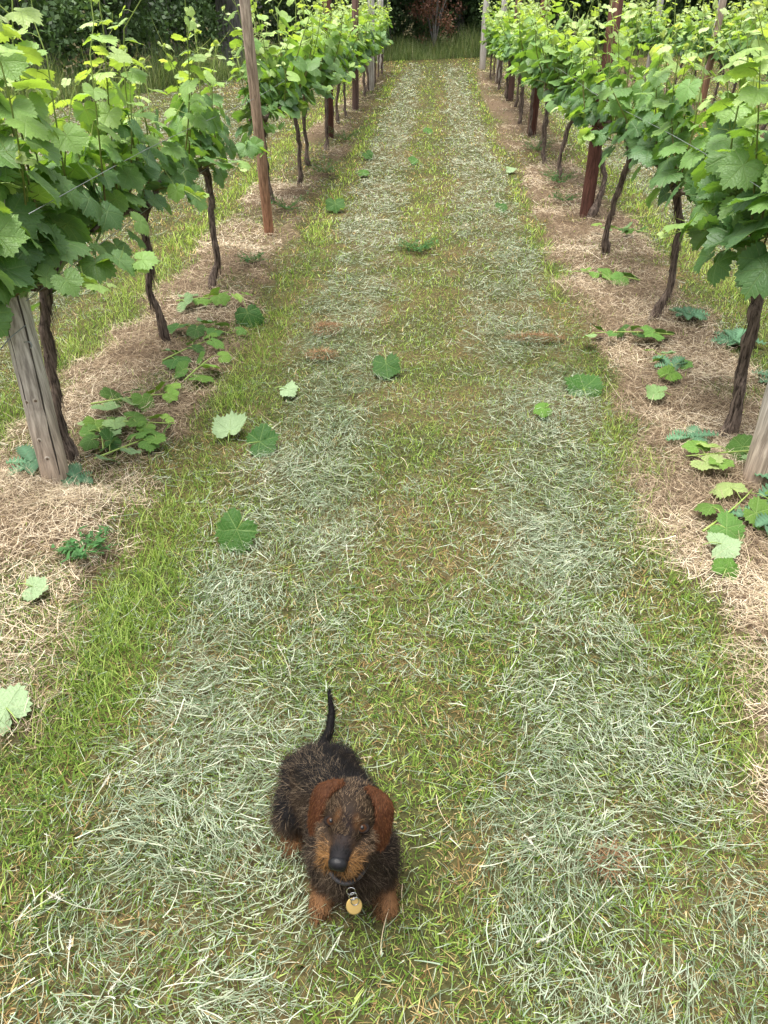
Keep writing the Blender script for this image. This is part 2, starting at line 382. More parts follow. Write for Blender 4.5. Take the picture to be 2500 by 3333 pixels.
def clippings():
    acc = Acc()
    x, y, wsc = scatter(165000, 24000, 0.25, 27, 0.85, 0.62)
    cm = clip_mask(x, y) * (1 - 0.9 * straw_mask(x, y))
    base = (0.10 + 0.22 * sstep(.45, .7, fbm(x, y, 4.5, 29))) * (1 - straw_mask(x, y)) * (1 - .7 * lush_mask(x, y))
    keep = rng.random(len(x)) < np.maximum(cm * 0.95, base)
    x, y, wsc, cm = x[keep], y[keep], wsc[keep], cm[keep]; nn = len(x)
    swirl = (vn(x, y, 2.5, 71) - 0.5) * 2.2 + (vn(x, y, 8.5, 72) - .5) * 3.4
    az = np.where(rng.random(nn) < 0.68, rng.normal(0.25, 0.5, nn) + swirl, rng.uniform(0, 6.28, nn)) + np.where(rng.random(nn) < 0.5, math.pi, 0)
    pit = rng.normal(0.06, 0.16, nn)
    D = np.stack([np.cos(az) * np.cos(pit), np.sin(az) * np.cos(pit), np.sin(pit)], 1)
    L = np.clip(rng.gamma(2.0, 0.0155, nn), 0.012, 0.16) * np.minimum(1.4, wsc ** 0.2)
    W = np.clip(rng.gamma(3, .00042, nn), .0006, .0028) * wsc
    tone = np.clip(rng.normal(0.50, 0.31, nn) + 0.6 * (fbm(x, y, 1.6, 73) - 0.5) + .36 * sstep(3, 8, y), 0, 1)  # far clippings coloured paler, making up for the shade seen on distant blades
    col = ramp([(0.040, 0.062, 0.026), (0.105, 0.140, 0.072), (0.20, 0.24, 0.150), (0.30, 0.335, 0.225), (0.42, 0.435, 0.325)], tone)
    bl = rng.random(nn)[:, None] ** 2 * 0.9; col = col * (1 - bl) + bl * col * np.array([0.86, 0.98, 1.10])
    P = np.stack([x, y, height(x, y) + 0.008 + rng.random(nn) ** 1.3 * (0.012 + 0.03 * np.clip(cm, 0, 1))], 1) - D * (L * 0.5)[:, None]
    roll = rng.normal(0, 0.5, nn)
    S = np.stack([-np.sin(az) * np.cos(roll), np.cos(az) * np.cos(roll), np.sin(roll)], 1)
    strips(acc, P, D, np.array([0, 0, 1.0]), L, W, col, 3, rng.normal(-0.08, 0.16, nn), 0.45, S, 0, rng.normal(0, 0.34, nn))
    # a few long flowering stalks with pale feathery heads
    for (px, py) in [(-0.675, .808), (-.422, .873), (-.618, .709), (-.424, 1.186), (-.355, 1.514), (.26, .969), (.27, .779), (.617, 1.352)] + \
            [(float(rng.uniform(-0.75, -0.15)) if rng.random() < .5 else float(rng.uniform(.15, .8)), float(rng.uniform(0.6, 4.5))) for _ in range(20)]:
        a0 = rng.uniform(0, 6.28); ln = rng.uniform(0.04, 0.13); z0 = hz(px, py) + 0.045
        dd = np.array([math.cos(a0), math.sin(a0), rng.uniform(-0.12, 0.05)])
        cc = np.array([0.46, 0.47, 0.34]) * rng.uniform(0.8, 1.2)
        strips(acc, np.array([[px, py, z0]]), dd[None], np.array([[0, 0, 1.0]]), ln, 0.0017, cc[None] * .68, 4, -0.10, 0.7, None, 0, rng.normal(0, .25))
        hl = rng.uniform(0.018, 0.042); q = 46; t = rng.random(q)
        P = np.array([px, py, z0]) - dd * (t * hl)[:, None]
        DD = norm(-dd * 0.9 + rng.normal(0, 0.55, (q, 3))); 
        strips(acc, P, DD, np.array([0.1, 0.2, 1.0]), rng.uniform(0.004, 0.010, q) * (1 - 0.5 * t), 0.0016, np.tile(np.array([[0.46, 0.45, 0.38]]), (q, 1)) * rng.uniform(0.7, 1.15, (q, 1)), 1)
    o = acc.build('grass_clippings', M_dry, smooth=False)
    tag(o, 'pale grey-green cut grass lying in two long swaths', 'grass clippings', kind='stuff')

def straw():
    acc = Acc()
    x, y, wsc = scatter(150000, 21000, 0.7, 25, 1.1, 0.62)
    sm = straw_mask(x, y); keep = rng.random(len(x)) < np.maximum(sm * 0.9, 0.006)
    x, y, wsc = x[keep], y[keep], wsc[keep]; nn = len(x)
    az = rng.uniform(0, 6.28, nn) + (vn(x, y, 3.5, 81) - 0.5) * 2; pit = rng.normal(0.10, 0.20, nn)
    D = np.stack([np.cos(az) * np.cos(pit), np.sin(az) * np.cos(pit), np.sin(pit)], 1)
    L = np.clip(rng.gamma(2.4, 0.019, nn), 0.012, 0.15); W = rng.uniform(0.0007, 0.0020, nn) * wsc
    pale = sstep(0.35, 0.7, fbm(x, y, 2.1, 83))
    tone = np.clip(rng.normal(0.32, 0.24, nn) + 0.42 * pale, 0, 1)
    col = ramp([(0.075, 0.052, 0.036), (0.19, 0.140, 0.092), (0.34, 0.265, 0.175), (0.50, 0.41, 0.285), (0.68, 0.60, 0.46)], tone)
    P = np.stack([x, y, height(x, y) + 0.003 + rng.random(nn) ** 1.5 * 0.026], 1) - D * (L * 0.5)[:, None]
    roll = rng.normal(0, 0.5, nn); S = np.stack([-np.sin(az) * np.cos(roll), np.cos(az) * np.cos(roll), np.sin(roll)], 1)
    strips(acc, P, D, np.array([0, 0, 1.0]), L, W, col, 4, rng.normal(-0.06, 0.20, nn), 0.55, S, 0, rng.normal(0, 0.45, nn))
    tag(acc.build('straw', M_dry, smooth=False), 'tan dead straw strips lying under the vine rows', 'straw', kind='stuff')

def tall_grass():
    acc = Acc(); xs = []; ys = []
    nn = 26000
    t = rng.random(nn); xx = np.where(rng.random(nn) < 0.75, rng.uniform(-11, 4, nn), rng.uniform(4, 18, nn))
    yy = hedge_y(xx) + np.abs(rng.normal(0, 1.3, nn)) - 0.25 + .5 * vn(xx, xx * 0, 1.1, 93)
    az = rng.uniform(0, 6.28, nn); lean = np.abs(rng.normal(0.2, 0.24, nn))
    D = np.stack([np.cos(az) * np.sin(lean), np.sin(az) * np.sin(lean), np.cos(lean)], 1)
    N = np.stack([np.cos(az), np.sin(az), np.zeros(nn)], 1)
    dd = yy - hedge_y(xx)
    L = rng.uniform(0.30, 0.80, nn) * (0.50 + 0.6 * np.clip(dd, 0, 1)) * (0.35 + 1.15 * vn(xx, yy, 1.4, 91)); W = rng.uniform(0.006, 0.015, nn)
    col = ramp([(0.06, 0.10, 0.032), (0.14, 0.20, 0.065), (0.23, 0.29, 0.12), (0.40, 0.36, 0.22)], np.clip(rng.normal(0.4, 0.28, nn), 0, 1))
    strips(acc, np.stack([xx, yy, height(xx, yy)], 1), D, N, L, W, col, 3, rng.uniform(0, 0.35, nn), 0.15)
    # seed heads on top of some
    tag(acc.build('tall_grass', M_grass, smooth=False), 'tall uncut grass along the foot of the wood', 'tall grass', kind='stuff')

grass(); clippings(); straw(); tall_grass()

# ------------------------------------------------------------------ vine leaves
HALF = np.array([(0, 1.0), (9, .93), (18, .86), (27, .82), (36, .86), (46, .92), (55, .95), (66, .90), (78, .82), (88, .79), (100, .82), (114, .84), (128, .80), (142, .71), (156, .60), (168, .44), (176, .20)], float)
def leaf_template(seed, hi=True):
    g = np.random.default_rng(seed)
    n = 46 if hi else 18
    th = np.linspace(-176, 176, n); r = np.interp(np.abs(th), HALF[:, 0], HALF[:, 1])
    r = r * (1 + 0.05 * np.sin(np.radians(th) * 2 + g.uniform(0, 6)))
    if hi:
        tooth = np.where(np.arange(n) % 2 == 0, 1.05, 0.92); r = r * tooth * (1 + g.normal(0, 0.015, n))
    tr = np.radians(th); rings = (0.28, 0.62, 0.86, 1.0) if hi else (0.6, 1.0)
    V = [(0, 0)]
    for k in rings:
        rr = r if k > 0.9 else r * 0.55 + 0.45 * np.convolve(np.pad(r, 2, 'edge'), np.ones(5) / 5, 'valid')
        V += list(np.stack([np.sin(tr) * rr * k, np.cos(tr) * rr * k], 1))
    V = np.array(V); x, y = V[:, 0], V[:, 1]; rad = np.hypot(x, y); an = np.arctan2(x, y)
    fold = g.uniform(-0.05, 0.38); droop = g.uniform(0.05, 0.42); rip = g.uniform(0.04, 0.10)
    z = fold * np.abs(x) - droop * rad ** 2 + rip * rad ** 2 * np.sin(an * g.integers(3, 6) + g.uniform(0, 6)) + g.uniform(-0.12, 0.12) * x * y
    z -= 0.025 * np.cos(an * 6.3) * rad
    P = np.stack([x, y, z], 1)
    j = np.arange(n - 1); F = [np.stack([np.zeros(n - 1, int), 1 + j + 1, 1 + j], 1)]
    for k in range(len(rings) - 1):
        a = 1 + k * n; b = a + n
        F.append(np.stack([a + j, a + j + 1, b + j + 1, b + j], 1))
    return P, F, V
T_HI = [leaf_template(i) for i in range(9)]; T_LO = [leaf_template(100 + i, False) for i in range(6)]

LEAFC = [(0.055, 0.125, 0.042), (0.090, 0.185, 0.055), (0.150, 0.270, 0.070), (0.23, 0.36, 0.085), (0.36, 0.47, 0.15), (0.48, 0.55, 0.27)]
def put_leaf(acc, P, tip, nrm, size, age, hi, g, mat=0, dim=1.0):
    tip = norm(tip); z = norm(nrm - np.dot(nrm, tip) * tip); x = np.cross(tip, z)
    T, F, uv = (T_HI[g.integers(len(T_HI))] if hi else T_LO[g.integers(len(T_LO))])
    V = P + size * (T[:, :1] * x + T[:, 1:2] * tip + T[:, 2:] * z)
    c = ramp(LEAFC, np.array([np.clip(age + g.normal(0, 0.06), 0, 1)]))[0] * g.uniform(0.85, 1.15)
    acc.add(V, F, c * dim, uv, mat)

def shoot_mesh(g, o, L, lean, hi, out_side, big=1.0, hang=False):
    """one green shoot with its leaves and tendrils, starting at o"""
    acc = Acc(); K = 9
    t = np.linspace(0, 1, K); wob = g.normal(0, 0.035, 2)
    if hang:
        pts = np.stack([o[0] + out_side * (0.26 * t + 0.02), o[1] + lean[1] * L * t, o[2] + 0.14 * t - 0.36 * L * t ** 2], 1)
    else:
        pts = np.stack([o[0] + lean[0] * L * t + wob[0] * np.sin(t * 3.1), o[1] + lean[1] * L * t + wob[1] * np.sin(t * 4), o[2] + L * t * (1 - 0.06 * t)], 1)
        pts[-2:, 0] += g.normal(0, 0.03); pts[-1, 2] -= 0.01
    stemc = ramp([(0.12, 0.085, 0.03), (0.12, 0.17, 0.03), (0.25, 0.33, 0.08)], np.linspace(0, 1, 3))
    tube(acc, pts, np.linspace(0.0048, 0.0016, K) * (1 if hi else 1.3), 6 if hi else 4, stemc, 1, cap=False)
    step = 0.064 if hi else 0.078
    nn = max(4, int(L / step)); sgn = 1
    for k in range(nn):
        tt = (k + 0.5 + g.uniform(-0.2, 0.2)) / nn
        p = np.array([np.interp(tt, t, pts[:, i]) for i in range(3)])
        sgn = -sgn; ang = (0 if sgn > 0 else math.pi) + g.normal(0, 0.7)
        if g.random() < 0.45: ang = (0 if out_side > 0 else math.pi) + g.normal(0, 0.6)
        od = np.array([math.cos(ang), math.sin(ang), 0.0])
        sz = (0.082 * (1 - tt) ** 0.55 + 0.016) * g.uniform(0.75, 1.15) * big * (1.0 if hi else 1.12)
        if tt > 0.86: sz *= 0.7
        pet = (0.35 + sz * 0.62 / 0.08) * 0.07 * g.uniform(0.7, 1.2)
        q = p + od * pet * 0.85 + np.array([0, 0, pet * g.uniform(0.0, 0.55)])
        tube(acc, np.array([p, (p + q) / 2 + np.array([0, 0, 0.006]), q]), 0.0013 if hi else 0.0018, 4, (0.16, 0.23, 0.05), 1, cap=False)
        tip = od * g.uniform(0.5, 1.0) + np.array([0, 0, -g.uniform(0.15, 1.15) * (1 - 0.6 * tt)]) + g.normal(0, 0.22, 3)
        nr = od * g.uniform(0.1, 0.75) + np.array([0, 0, 1.0]) + g.normal(0, 0.28, 3)
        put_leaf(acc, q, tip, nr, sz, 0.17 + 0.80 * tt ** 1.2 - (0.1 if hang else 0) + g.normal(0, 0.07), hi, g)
        if hi and tt > 0.35 and g.random() < 0.35:          # tendril
            td = norm(-od * 0.6 + np.array([0, 0, 1.0]) + g.normal(0, 0.4, 3)); tl = g.uniform(0.05, 0.13)
            tube(acc, np.array([p, p + td * tl * 0.5, p + td * tl + g.normal(0, 0.02, 3)]), [0.0012, 0.001, 0.0006], 4, (0.28, 0.34, 0.08), 1, cap=False)
    if not hang:
        for k in range(3):
            put_leaf(acc, pts[-1], norm(g.normal(0, 0.6, 3) + np.array([0, 0, 0.8])), g.normal(0, 1, 3), g.uniform(0.010, 0.024), 1.0, hi, g)
    return acc

CORD = 0.66
def make_vine(x, y, seed, top, hi=True, n_shoots=14, span=0.6, nknob=0.09, label=None, group=None, per_shoot=True, hmul=1.0, big=1.0, yshift=0.0, bow=0.0):
    g = np.random.default_rng(seed)
    z0 = hz(x, y)
    r = empty('grapevine', (x, y, z0), label, 'grapevine', group)
    acc = Acc(); tx, ty = top
    K = 15; t = np.linspace(0, 1, K)
    kink = np.cumsum(g.normal(0, 0.009, (K, 2)), 0); kink -= np.linspace(0, 1, K)[:, None] * kink[-1]; kink[0] = 0
    pts = np.stack([tx * t ** 1.15 + kink[:, 0] + bow * np.sin(np.clip(t * 1.0, 0, 1) ** .62 * math.pi), ty * t + kink[:, 1], -0.05 + (CORD + 0.05) * t], 1)
    rad = np.interp(t, [0, .04, .10, .16, .24, .55, .66, .74, .9, 1], np.array([.019, .022, .036, .034, .023, .020, .026, .021, .022, .028]) * g.uniform(0.85, 1.12))
    rad = .80 * rad * (1 + g.normal(0, 0.07, K))
    tube(acc, pts, rad, 14 if hi else 8, (1, 1, 1), 0, 0.19, seed, True, 44 if hi else 0)
    hd = pts[-1]
    for sg in (-1, 1):
        e = np.array([hd, hd + np.array([g.normal(0, .02), sg * span * 0.35, 0.05]), hd + np.array([g.normal(0, .02), sg * span * 0.75 + yshift * 0.5, 0.075]), hd + np.array([-tx * 0.3, sg * span + yshift, 0.07])])
        tube(acc, e, [0.021, 0.014, 0.011, 0.007], 9 if hi else 5, (1, 1, 1), 0, 0.12, seed + sg, True, 22 if hi else 0)
    if hi:   # loose strips of bark
        q = 230; ti = g.uniform(0.08, 0.98, q); a0 = g.uniform(0, 6.28, q)
        P = np.stack([np.interp(ti, t, pts[:, i]) for i in range(3)], 1); rr = np.interp(ti, t, rad) * 1.01
        nd = np.stack([np.cos(a0), np.sin(a0), np.zeros(q)], 1)
        strips(acc, P + nd * rr[:, None], np.array([0, 0, -1.0]) + nd * 0.04 + g.normal(0, 0.05, (q, 3)), nd, g.uniform(0.03, 0.10, q), g.uniform(0.002, 0.005, q), np.ones((q, 3)), 2, g.uniform(0, 0.12, q), 0.4)
    acc.build('trunk', M_vbark, r)
    allacc = None
    for k in range(n_shoots):
        u = ((k + g.uniform(0.1, 0.9)) / n_shoots * 2 - 1) * span + yshift * 0.6
        o = hd + np.array([g.normal(0, 0.025), u, 0.06 + g.normal(0, 0.03)])
        hang = k % 7 == 3
        L = (g.uniform(0.38, 0.80) if g.random() < 0.75 else g.uniform(0.75, 0.98)) * hmul
        a = shoot_mesh(g, o, 0.45 if hang else L, g.normal(0, 0.19, 2), hi, g.choice([-1, 1]), big, hang)
        if per_shoot: a.build('shoot', [M_leaf, M_stem], r)
        else:
            if allacc is None: allacc = a
            else:
                for V, Cc, U in zip(a.V, a.C, a.U): pass
                off = allacc.n
                allacc.V += a.V; allacc.C += a.C; allacc.U += a.U; allacc.F += [f + off for f in a.F]; allacc.M += a.M; allacc.n += a.n
    # short leafy laterals filling the fruiting zone
    a = Acc()
    for k in range(38 if hi else 34):
        u = g.uniform(-span, span) + yshift * 0.6; sx = g.choice([-1, 1])
        p = hd + np.array([sx * abs(g.normal(0.03, 0.07)), u, g.uniform(-0.06, 0.42)])
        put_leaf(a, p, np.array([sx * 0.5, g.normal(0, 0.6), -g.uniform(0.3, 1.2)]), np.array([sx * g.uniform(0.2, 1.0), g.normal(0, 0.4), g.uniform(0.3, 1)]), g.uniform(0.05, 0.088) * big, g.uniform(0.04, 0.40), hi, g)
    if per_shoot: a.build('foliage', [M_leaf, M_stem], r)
    else:
        off = allacc.n; allacc.V += a.V; allacc.C += a.C; allacc.U += a.U; allacc.F += [f + off for f in a.F]; allacc.M += a.M; allacc.n += a.n
        allacc.build('foliage', [M_leaf, M_stem], r)
    return r

ORD = 'first second third fourth fifth sixth seventh eighth ninth tenth eleventh twelfth thirteenth fourteenth fifteenth sixteenth seventeenth eighteenth nineteenth twentieth'.split()
G_L = 'vines of the row left of the grass alley'; G_R = 'vines of the row right of the grass alley'
#  x, y, top lean (dx, dy), shoots, span, height factor, leaf factor, y shift, label
NEAR_L = [(-1.328, 2.56, (-0.01, 0.10), 15, .50, 1.10, 1.08, .0, 'grapevine with big hanging leaves behind the pale grey leaning end post'),
          (-1.305, 3.82, (-0.02, -0.06), 14, .55, .98, 1.0, -.1, 'grapevine with straight dark trunk, second from near end of left row'),
          (-1.322, 4.77, (0.02, 0.10), 11, .45, .85, 0.95, .0, 'grapevine with thick knob at its foot, just before the thin brown post'),
          (-1.345, 7.15, (-0.02, 0.02), 13, .60, 1.0, 1.0, -.1, 'grapevine just beyond the thin brown post in the left row')]
NEAR_R = [(1.221, 2.90, (0.03, 0.06), 16, .58, 1.08, 1.1, .1, 'large leafy grapevine with leaning trunk at near end of the right row'),
          (1.255, 4.265, (0.03, 0.0), 14, .58, .90, 1.0, .0, 'grapevine with trunk bent at the foot, second from near end of right row'),
          (1.274, 5.587, (0.03, -0.15), 13, .58, .95, .95, .0, 'grapevine leaning toward the camera just before the dark red post'),
          (1.315, 6.72, (0.06, 0.22), 13, .58, 1.05, .95, .1, 'grapevine whose twisted trunk stands against the dark red post')]
for i, (x, y, tp, ns, sp_, hm, bg_, ys, lab) in enumerate(NEAR_L): make_vine(x, y, 300 + i, tp, True, ns, sp_, label=lab, group=G_L, hmul=hm, big=bg_, yshift=ys, bow=(-.03, -.02, .015, 0)[i])
for i, (x, y, tp, ns, sp_, hm, bg_, ys, lab) in enumerate(NEAR_R): make_vine(x, y, 320 + i, tp, True, ns, sp_, label=lab, group=G_R, hmul=hm, big=bg_, yshift=ys, bow=(.05, .085, .0, .05)[i])
protos = [None] * 5
def far_vine(x, y, i, label, group, sc=1.0):
    k = i % 5
    if protos[k] is None:
        protos[k] = make_vine(0, 0, 400 + k, (rng.normal(0, .05), rng.normal(0, .12)), False, 17, .66, per_shoot=False, hmul=.95, bow=(.06, -.03, .08, .02, -.05)[k]); r = protos[k]
    else: r = copy_tree(protos[k])
    r.location = (x, y, hz(x, y)); r.rotation_euler = (0, 0, 0 if (i // 5) % 2 == 0 else math.pi); r.scale = (sc * 1.1, sc, sc)
    tag(r, label, 'grapevine', group)
cnt = 0
for j, y in enumerate([8.05, 9.19, 10.25, 11.45, 12.7, 13.5, 14.6, 15.8, 16.9, 17.9, 19.2, 20.4, 21.6, 22.6]):
    far_vine(float(xl(y)) + float(rng.normal(0.02, .05)), y, cnt, f'leafy grapevine, {ORD[j + 4]} from the near end of the left row', G_L, rng.uniform(.96, 1.08)); cnt += 1
for j, y in enumerate([8.45, 9.4, 10.5, 11.6, 12.7, 13.9, 15.0, 16.2, 17.3, 18.5, 19.7, 20.9, 22.1]):
    far_vine(float(xr(y)) + float(rng.normal(0, .04)), y, cnt, f'leafy grapevine, {ORD[j + 4]} from the near end of row beside the alley on its right', G_R, rng.uniform(.96, 1.1)); cnt += 1
for nm, fx, y0 in (('second', xr2, 8.6), ('third', xr3, 14.5), ('fourth', xr4, 19.5)):
    ys = np.arange(y0, 24, 1.2)
    for j, y in enumerate(ys):
        far_vine(float(fx(y)) + float(rng.normal(0, .04)), float(y), cnt, f'dense grapevine, {ORD[len(ys) - 1 - j]} from far end of the {nm} row right of the alley', f'vines of the {nm} row on the right', rng.uniform(1.0, 1.12)); cnt += 1

# ------------------------------------------------------------------ posts and wires
GREY = np.array([(0.36, 0.25, 0.16), (0.46, 0.44, 0.39), (0.52, 0.52, 0.49), (0.52, 0.52, 0.49)])
BROWN = 1.25 * np.array([(0.27, 0.125, 0.07), (0.25, 0.155, 0.10), (0.33, 0.26, 0.20), (0.38, 0.33, 0.28)])
RED = np.array([(0.075, 0.034, 0.024), (0.10, 0.042, 0.030), (0.125, 0.058, 0.043), (0.17, 0.09, 0.07)])
PALE = np.array([(0.36, 0.32, 0.27), (0.46, 0.44, 0.41), (0.50, 0.49, 0.46), (0.52, 0.51, 0.49)])
def post(x, y, lean, rad, hgt, cols, label, seed, hook=False, detail=False):
    g = np.random.default_rng(seed); r = empty('wooden_post', (x, y, hz(x, y)), label, 'post', 'wooden trellis posts')
    acc = Acc(); K = 30 if detail else 12; t = np.linspace(0, 1, K)
    z = -0.15 + (hgt + 0.15) * t
    pts = np.stack([lean[0] * z + g.normal(0, .0015, K), lean[1] * z + g.normal(0, .0015, K), z], 1)
    rr = np.full(K, rad) * (1.02 - 0.05 * t); rr[-1] *= 0.93
    tube(acc, pts, rr, 24 if detail else 12, cols, 0, 0.012, seed)
    acc.build('shaft', M_wood, r)
    if detail:
        # long drying cracks and knots are modelled pieces of the shaft's surface
        a = Acc()
        for (aa, z0_, z1_, wd) in ((-0.75, 0.05, 1.25, .0035), (-1.9, 0.3, 0.95, .0022)):
            zz = np.linspace(z0_, z1_, 16); ang = aa + g.normal(0, .025, 16)
            P = np.stack([lean[0] * zz + rad * 1.001 * np.cos(ang), lean[1] * zz + rad * 1.001 * np.sin(ang), zz], 1)
            tube(a, P, [wd * 0.3] + [wd] * 14 + [wd * 0.3], 5, (0.035, 0.028, 0.022), 0)
        a.build('crack', M_stem, r)
        b = Acc()
        for (aa, zk) in ((-1.85, 0.33), (-1.2, 0.335), (-1.6, 0.19), (-1.35, 0.12)):
            P = np.array([lean[0] * zk + rad * 0.985 * math.cos(aa), lean[1] * zk + rad * 0.985 * math.sin(aa), zk]); nd = np.array([math.cos(aa), math.sin(aa), 0])
            for s_, cc in ((.010, (0.40, .35, .28)), (.006, (0.13, .09, .06))):
                tube(b, np.array([P, P + nd * (0.0025 if s_ < .008 else 0.0015)]), [s_, s_ * .8], 12, cc, 0)
        b.build('knot', M_stem, r)
    if hook:
        a = Acc(); P = np.array([rad + 0.004 + lean[0] * .55, -0.01, 0.55])
        tube(a, np.array([P + (-.01, 0, 0), P + (.012, -.004, .004), P + (.018, -.006, -.008), P + (.010, -.006, -.018)]), 0.0025, 6, (1, 1, 1), 0, smooth_pts=12)
        a.build('wire_hook', M_wire, r)
    return r
post(-1.339, 2.386, (-0.035, 0.12), .049, 1.55, GREY, 'pale grey weathered end post with knots and long cracks, left row', 1, True, True)
post(-1.199, 6.114, (0.0, -0.14), .037, 1.75, BROWN, 'thin brown weathered post standing clear of leaves in the left row', 2, True)
post(-1.300, 11.30, (0.02, -0.04), .058, 1.8, RED, 'dark red stained post, third from near end of left row', 3)
post(-1.22, 14.55, (0.02, -0.03), .055, 1.8, RED + 0.05, 'brown post, fourth from near end of the left row', 4)
post(-1.20, 18.3, (0.01, -0.03), .070, 1.75, PALE, 'split pale grey post, next to last in the left row', 5)
post(-1.33, 24.3, (0.0, 0.0), .085, 1.72, PALE, 'thick pale grey post closing the far end of left row', 6)
post(1.262, 2.50, (0.02, 0.10), .062, 1.35, GREY * 0.92, 'grey cracked end post cut by the right edge of the photo', 7, False, True)
post(1.343, 6.80, (0.03, 0.13), .053, 1.75, RED, 'dark red stained post, second from near end of the right row', 8, True)
post(1.43, 11.75, (0.01, -0.02), .060, 1.75, RED, 'dark red post, third from near end of right row', 9)
post(1.52, 16.2, (0.01, 0.0), .058, 1.75, RED + 0.03, 'reddish brown post, fourth from near end of right row', 10)
post(1.60, 20.3, (0.01, 0.0), .070, 1.75, PALE, 'pale grey post, next to last in the right row', 11)
post(1.47, 24.6, (0.0, 0.0), .085, 1.75, PALE, 'thick pale post closing the far end of the right row', 12)
for i, (fx, y, c, r_, lab) in enumerate([(xr2, 10.6, RED, .060, 'dark red post, nearest one of second row on the right'), (xr2, 15.0, BROWN * .8, .055, 'brown post midway along the second row on the right'),
        (xr2, 19.4, PALE, .070, 'pale post near far end of second row on the right'), (xr2, 24.6, PALE, .08, 'pale thick post closing the second row on the right'),
        (xr3, 17.5, RED, .058, 'dark red post, nearest one of third row on the right'), (xr3, 24.6, PALE, .08, 'pale thick post closing the third row on the right'),
        (xr4, 22.5, BROWN * .7, .06, 'brown post in the fourth row on the right')]):
    post(float(fx(y)), y, (0.01, 0.0), r_, 1.78, c, lab, 30 + i)
for nm, fx, y0, yend in (('left', xl, 2.39, 24.5), ('right', xr, 2.5, 25.0), ('second right', xr2, 6.0, 24.6), ('third right', xr3, 13, 24.6)):
    for wn, z in (('low', .70), ('middle', .97)):
        if nm.startswith('third') and wn != 'middle': continue
        ys = np.linspace(y0, yend, 60); sag = 0.012 * np.sin((ys - y0) * 1.3)
        a = Acc(); off = (.10 if nm == 'left' else -.10) if wn == 'middle' else .02
        tube(a, np.stack([fx(ys) + off, ys, z + sag], 1), 0.0014, 5, (1, 1, 1), 0)
        if nm == 'left' and wn == 'low':
            tube(a, np.array([[-1.30, 2.39, .62], [-1.33, 2.33, .60], [-1.75, 1.5, .10], [-1.95, 1.1, -.02]]), 0.0019, 5, (1, 1, 1), 0)
        o = a.build('trellis_wire', M_wire)
        tag(o, f'thin galvanised {wn} trellis wire running along the {nm} vine row', 'wire', 'trellis wires')

# ------------------------------------------------------------------ cut leaves, cut shoots and weeds on the ground
def ground_leaf(x, y, size, age, tilt, rot, label, flip=False, lift=0.03, pale=False):
    g = np.random.default_rng(int((x + 5) * 1000 + y * 777))
    acc = Acc()
    a0 = R(rot); tip = np.array([math.cos(a0), math.sin(a0), 0.0])
    tv = R(12 + tilt * .9); tip = norm(tip + np.array([0, 0, math.sin(a0) * math.tan(tv)])); nr = (np.array([0, -math.sin(tv), math.cos(tv)])) * (-1.0 if flip else 1.0)
    put_leaf(acc, np.zeros(3) - tip * size * 0.35, tip, nr, size, age, True, g, 0, np.array([.50, .58, .36]))
    cv = g.uniform(-.9, 1.1); ca = g.uniform(0, 3.14); acc.V = [v + np.array([0, 0, 1.0]) * (cv * ((v[:, :1] * math.cos(ca) + v[:, 1:2] * math.sin(ca)) ** 2) / size * .55 + g.normal(0, .002, (len(v), 1))) for v in acc.V]
    if pale: acc.C = [c * 0 + np.array([0.20, 0.26, 0.14], np.float32) for c in acc.C]
    b = -tip * size * 0.35
    tube(acc, np.array([b, b - tip * size * .5 + (0, 0, .012), b - tip * size * 0.95 + (0, 0, .006)]), 0.0016, 5, (0.20, 0.28, 0.07), 1)
    o = acc.build('fallen_leaf', [M_fallen, M_stem]); o.location = (x, y, hz(x, y) + lift)
    tag(o, label, 'vine leaf', 'cut vine leaves lying on the ground')
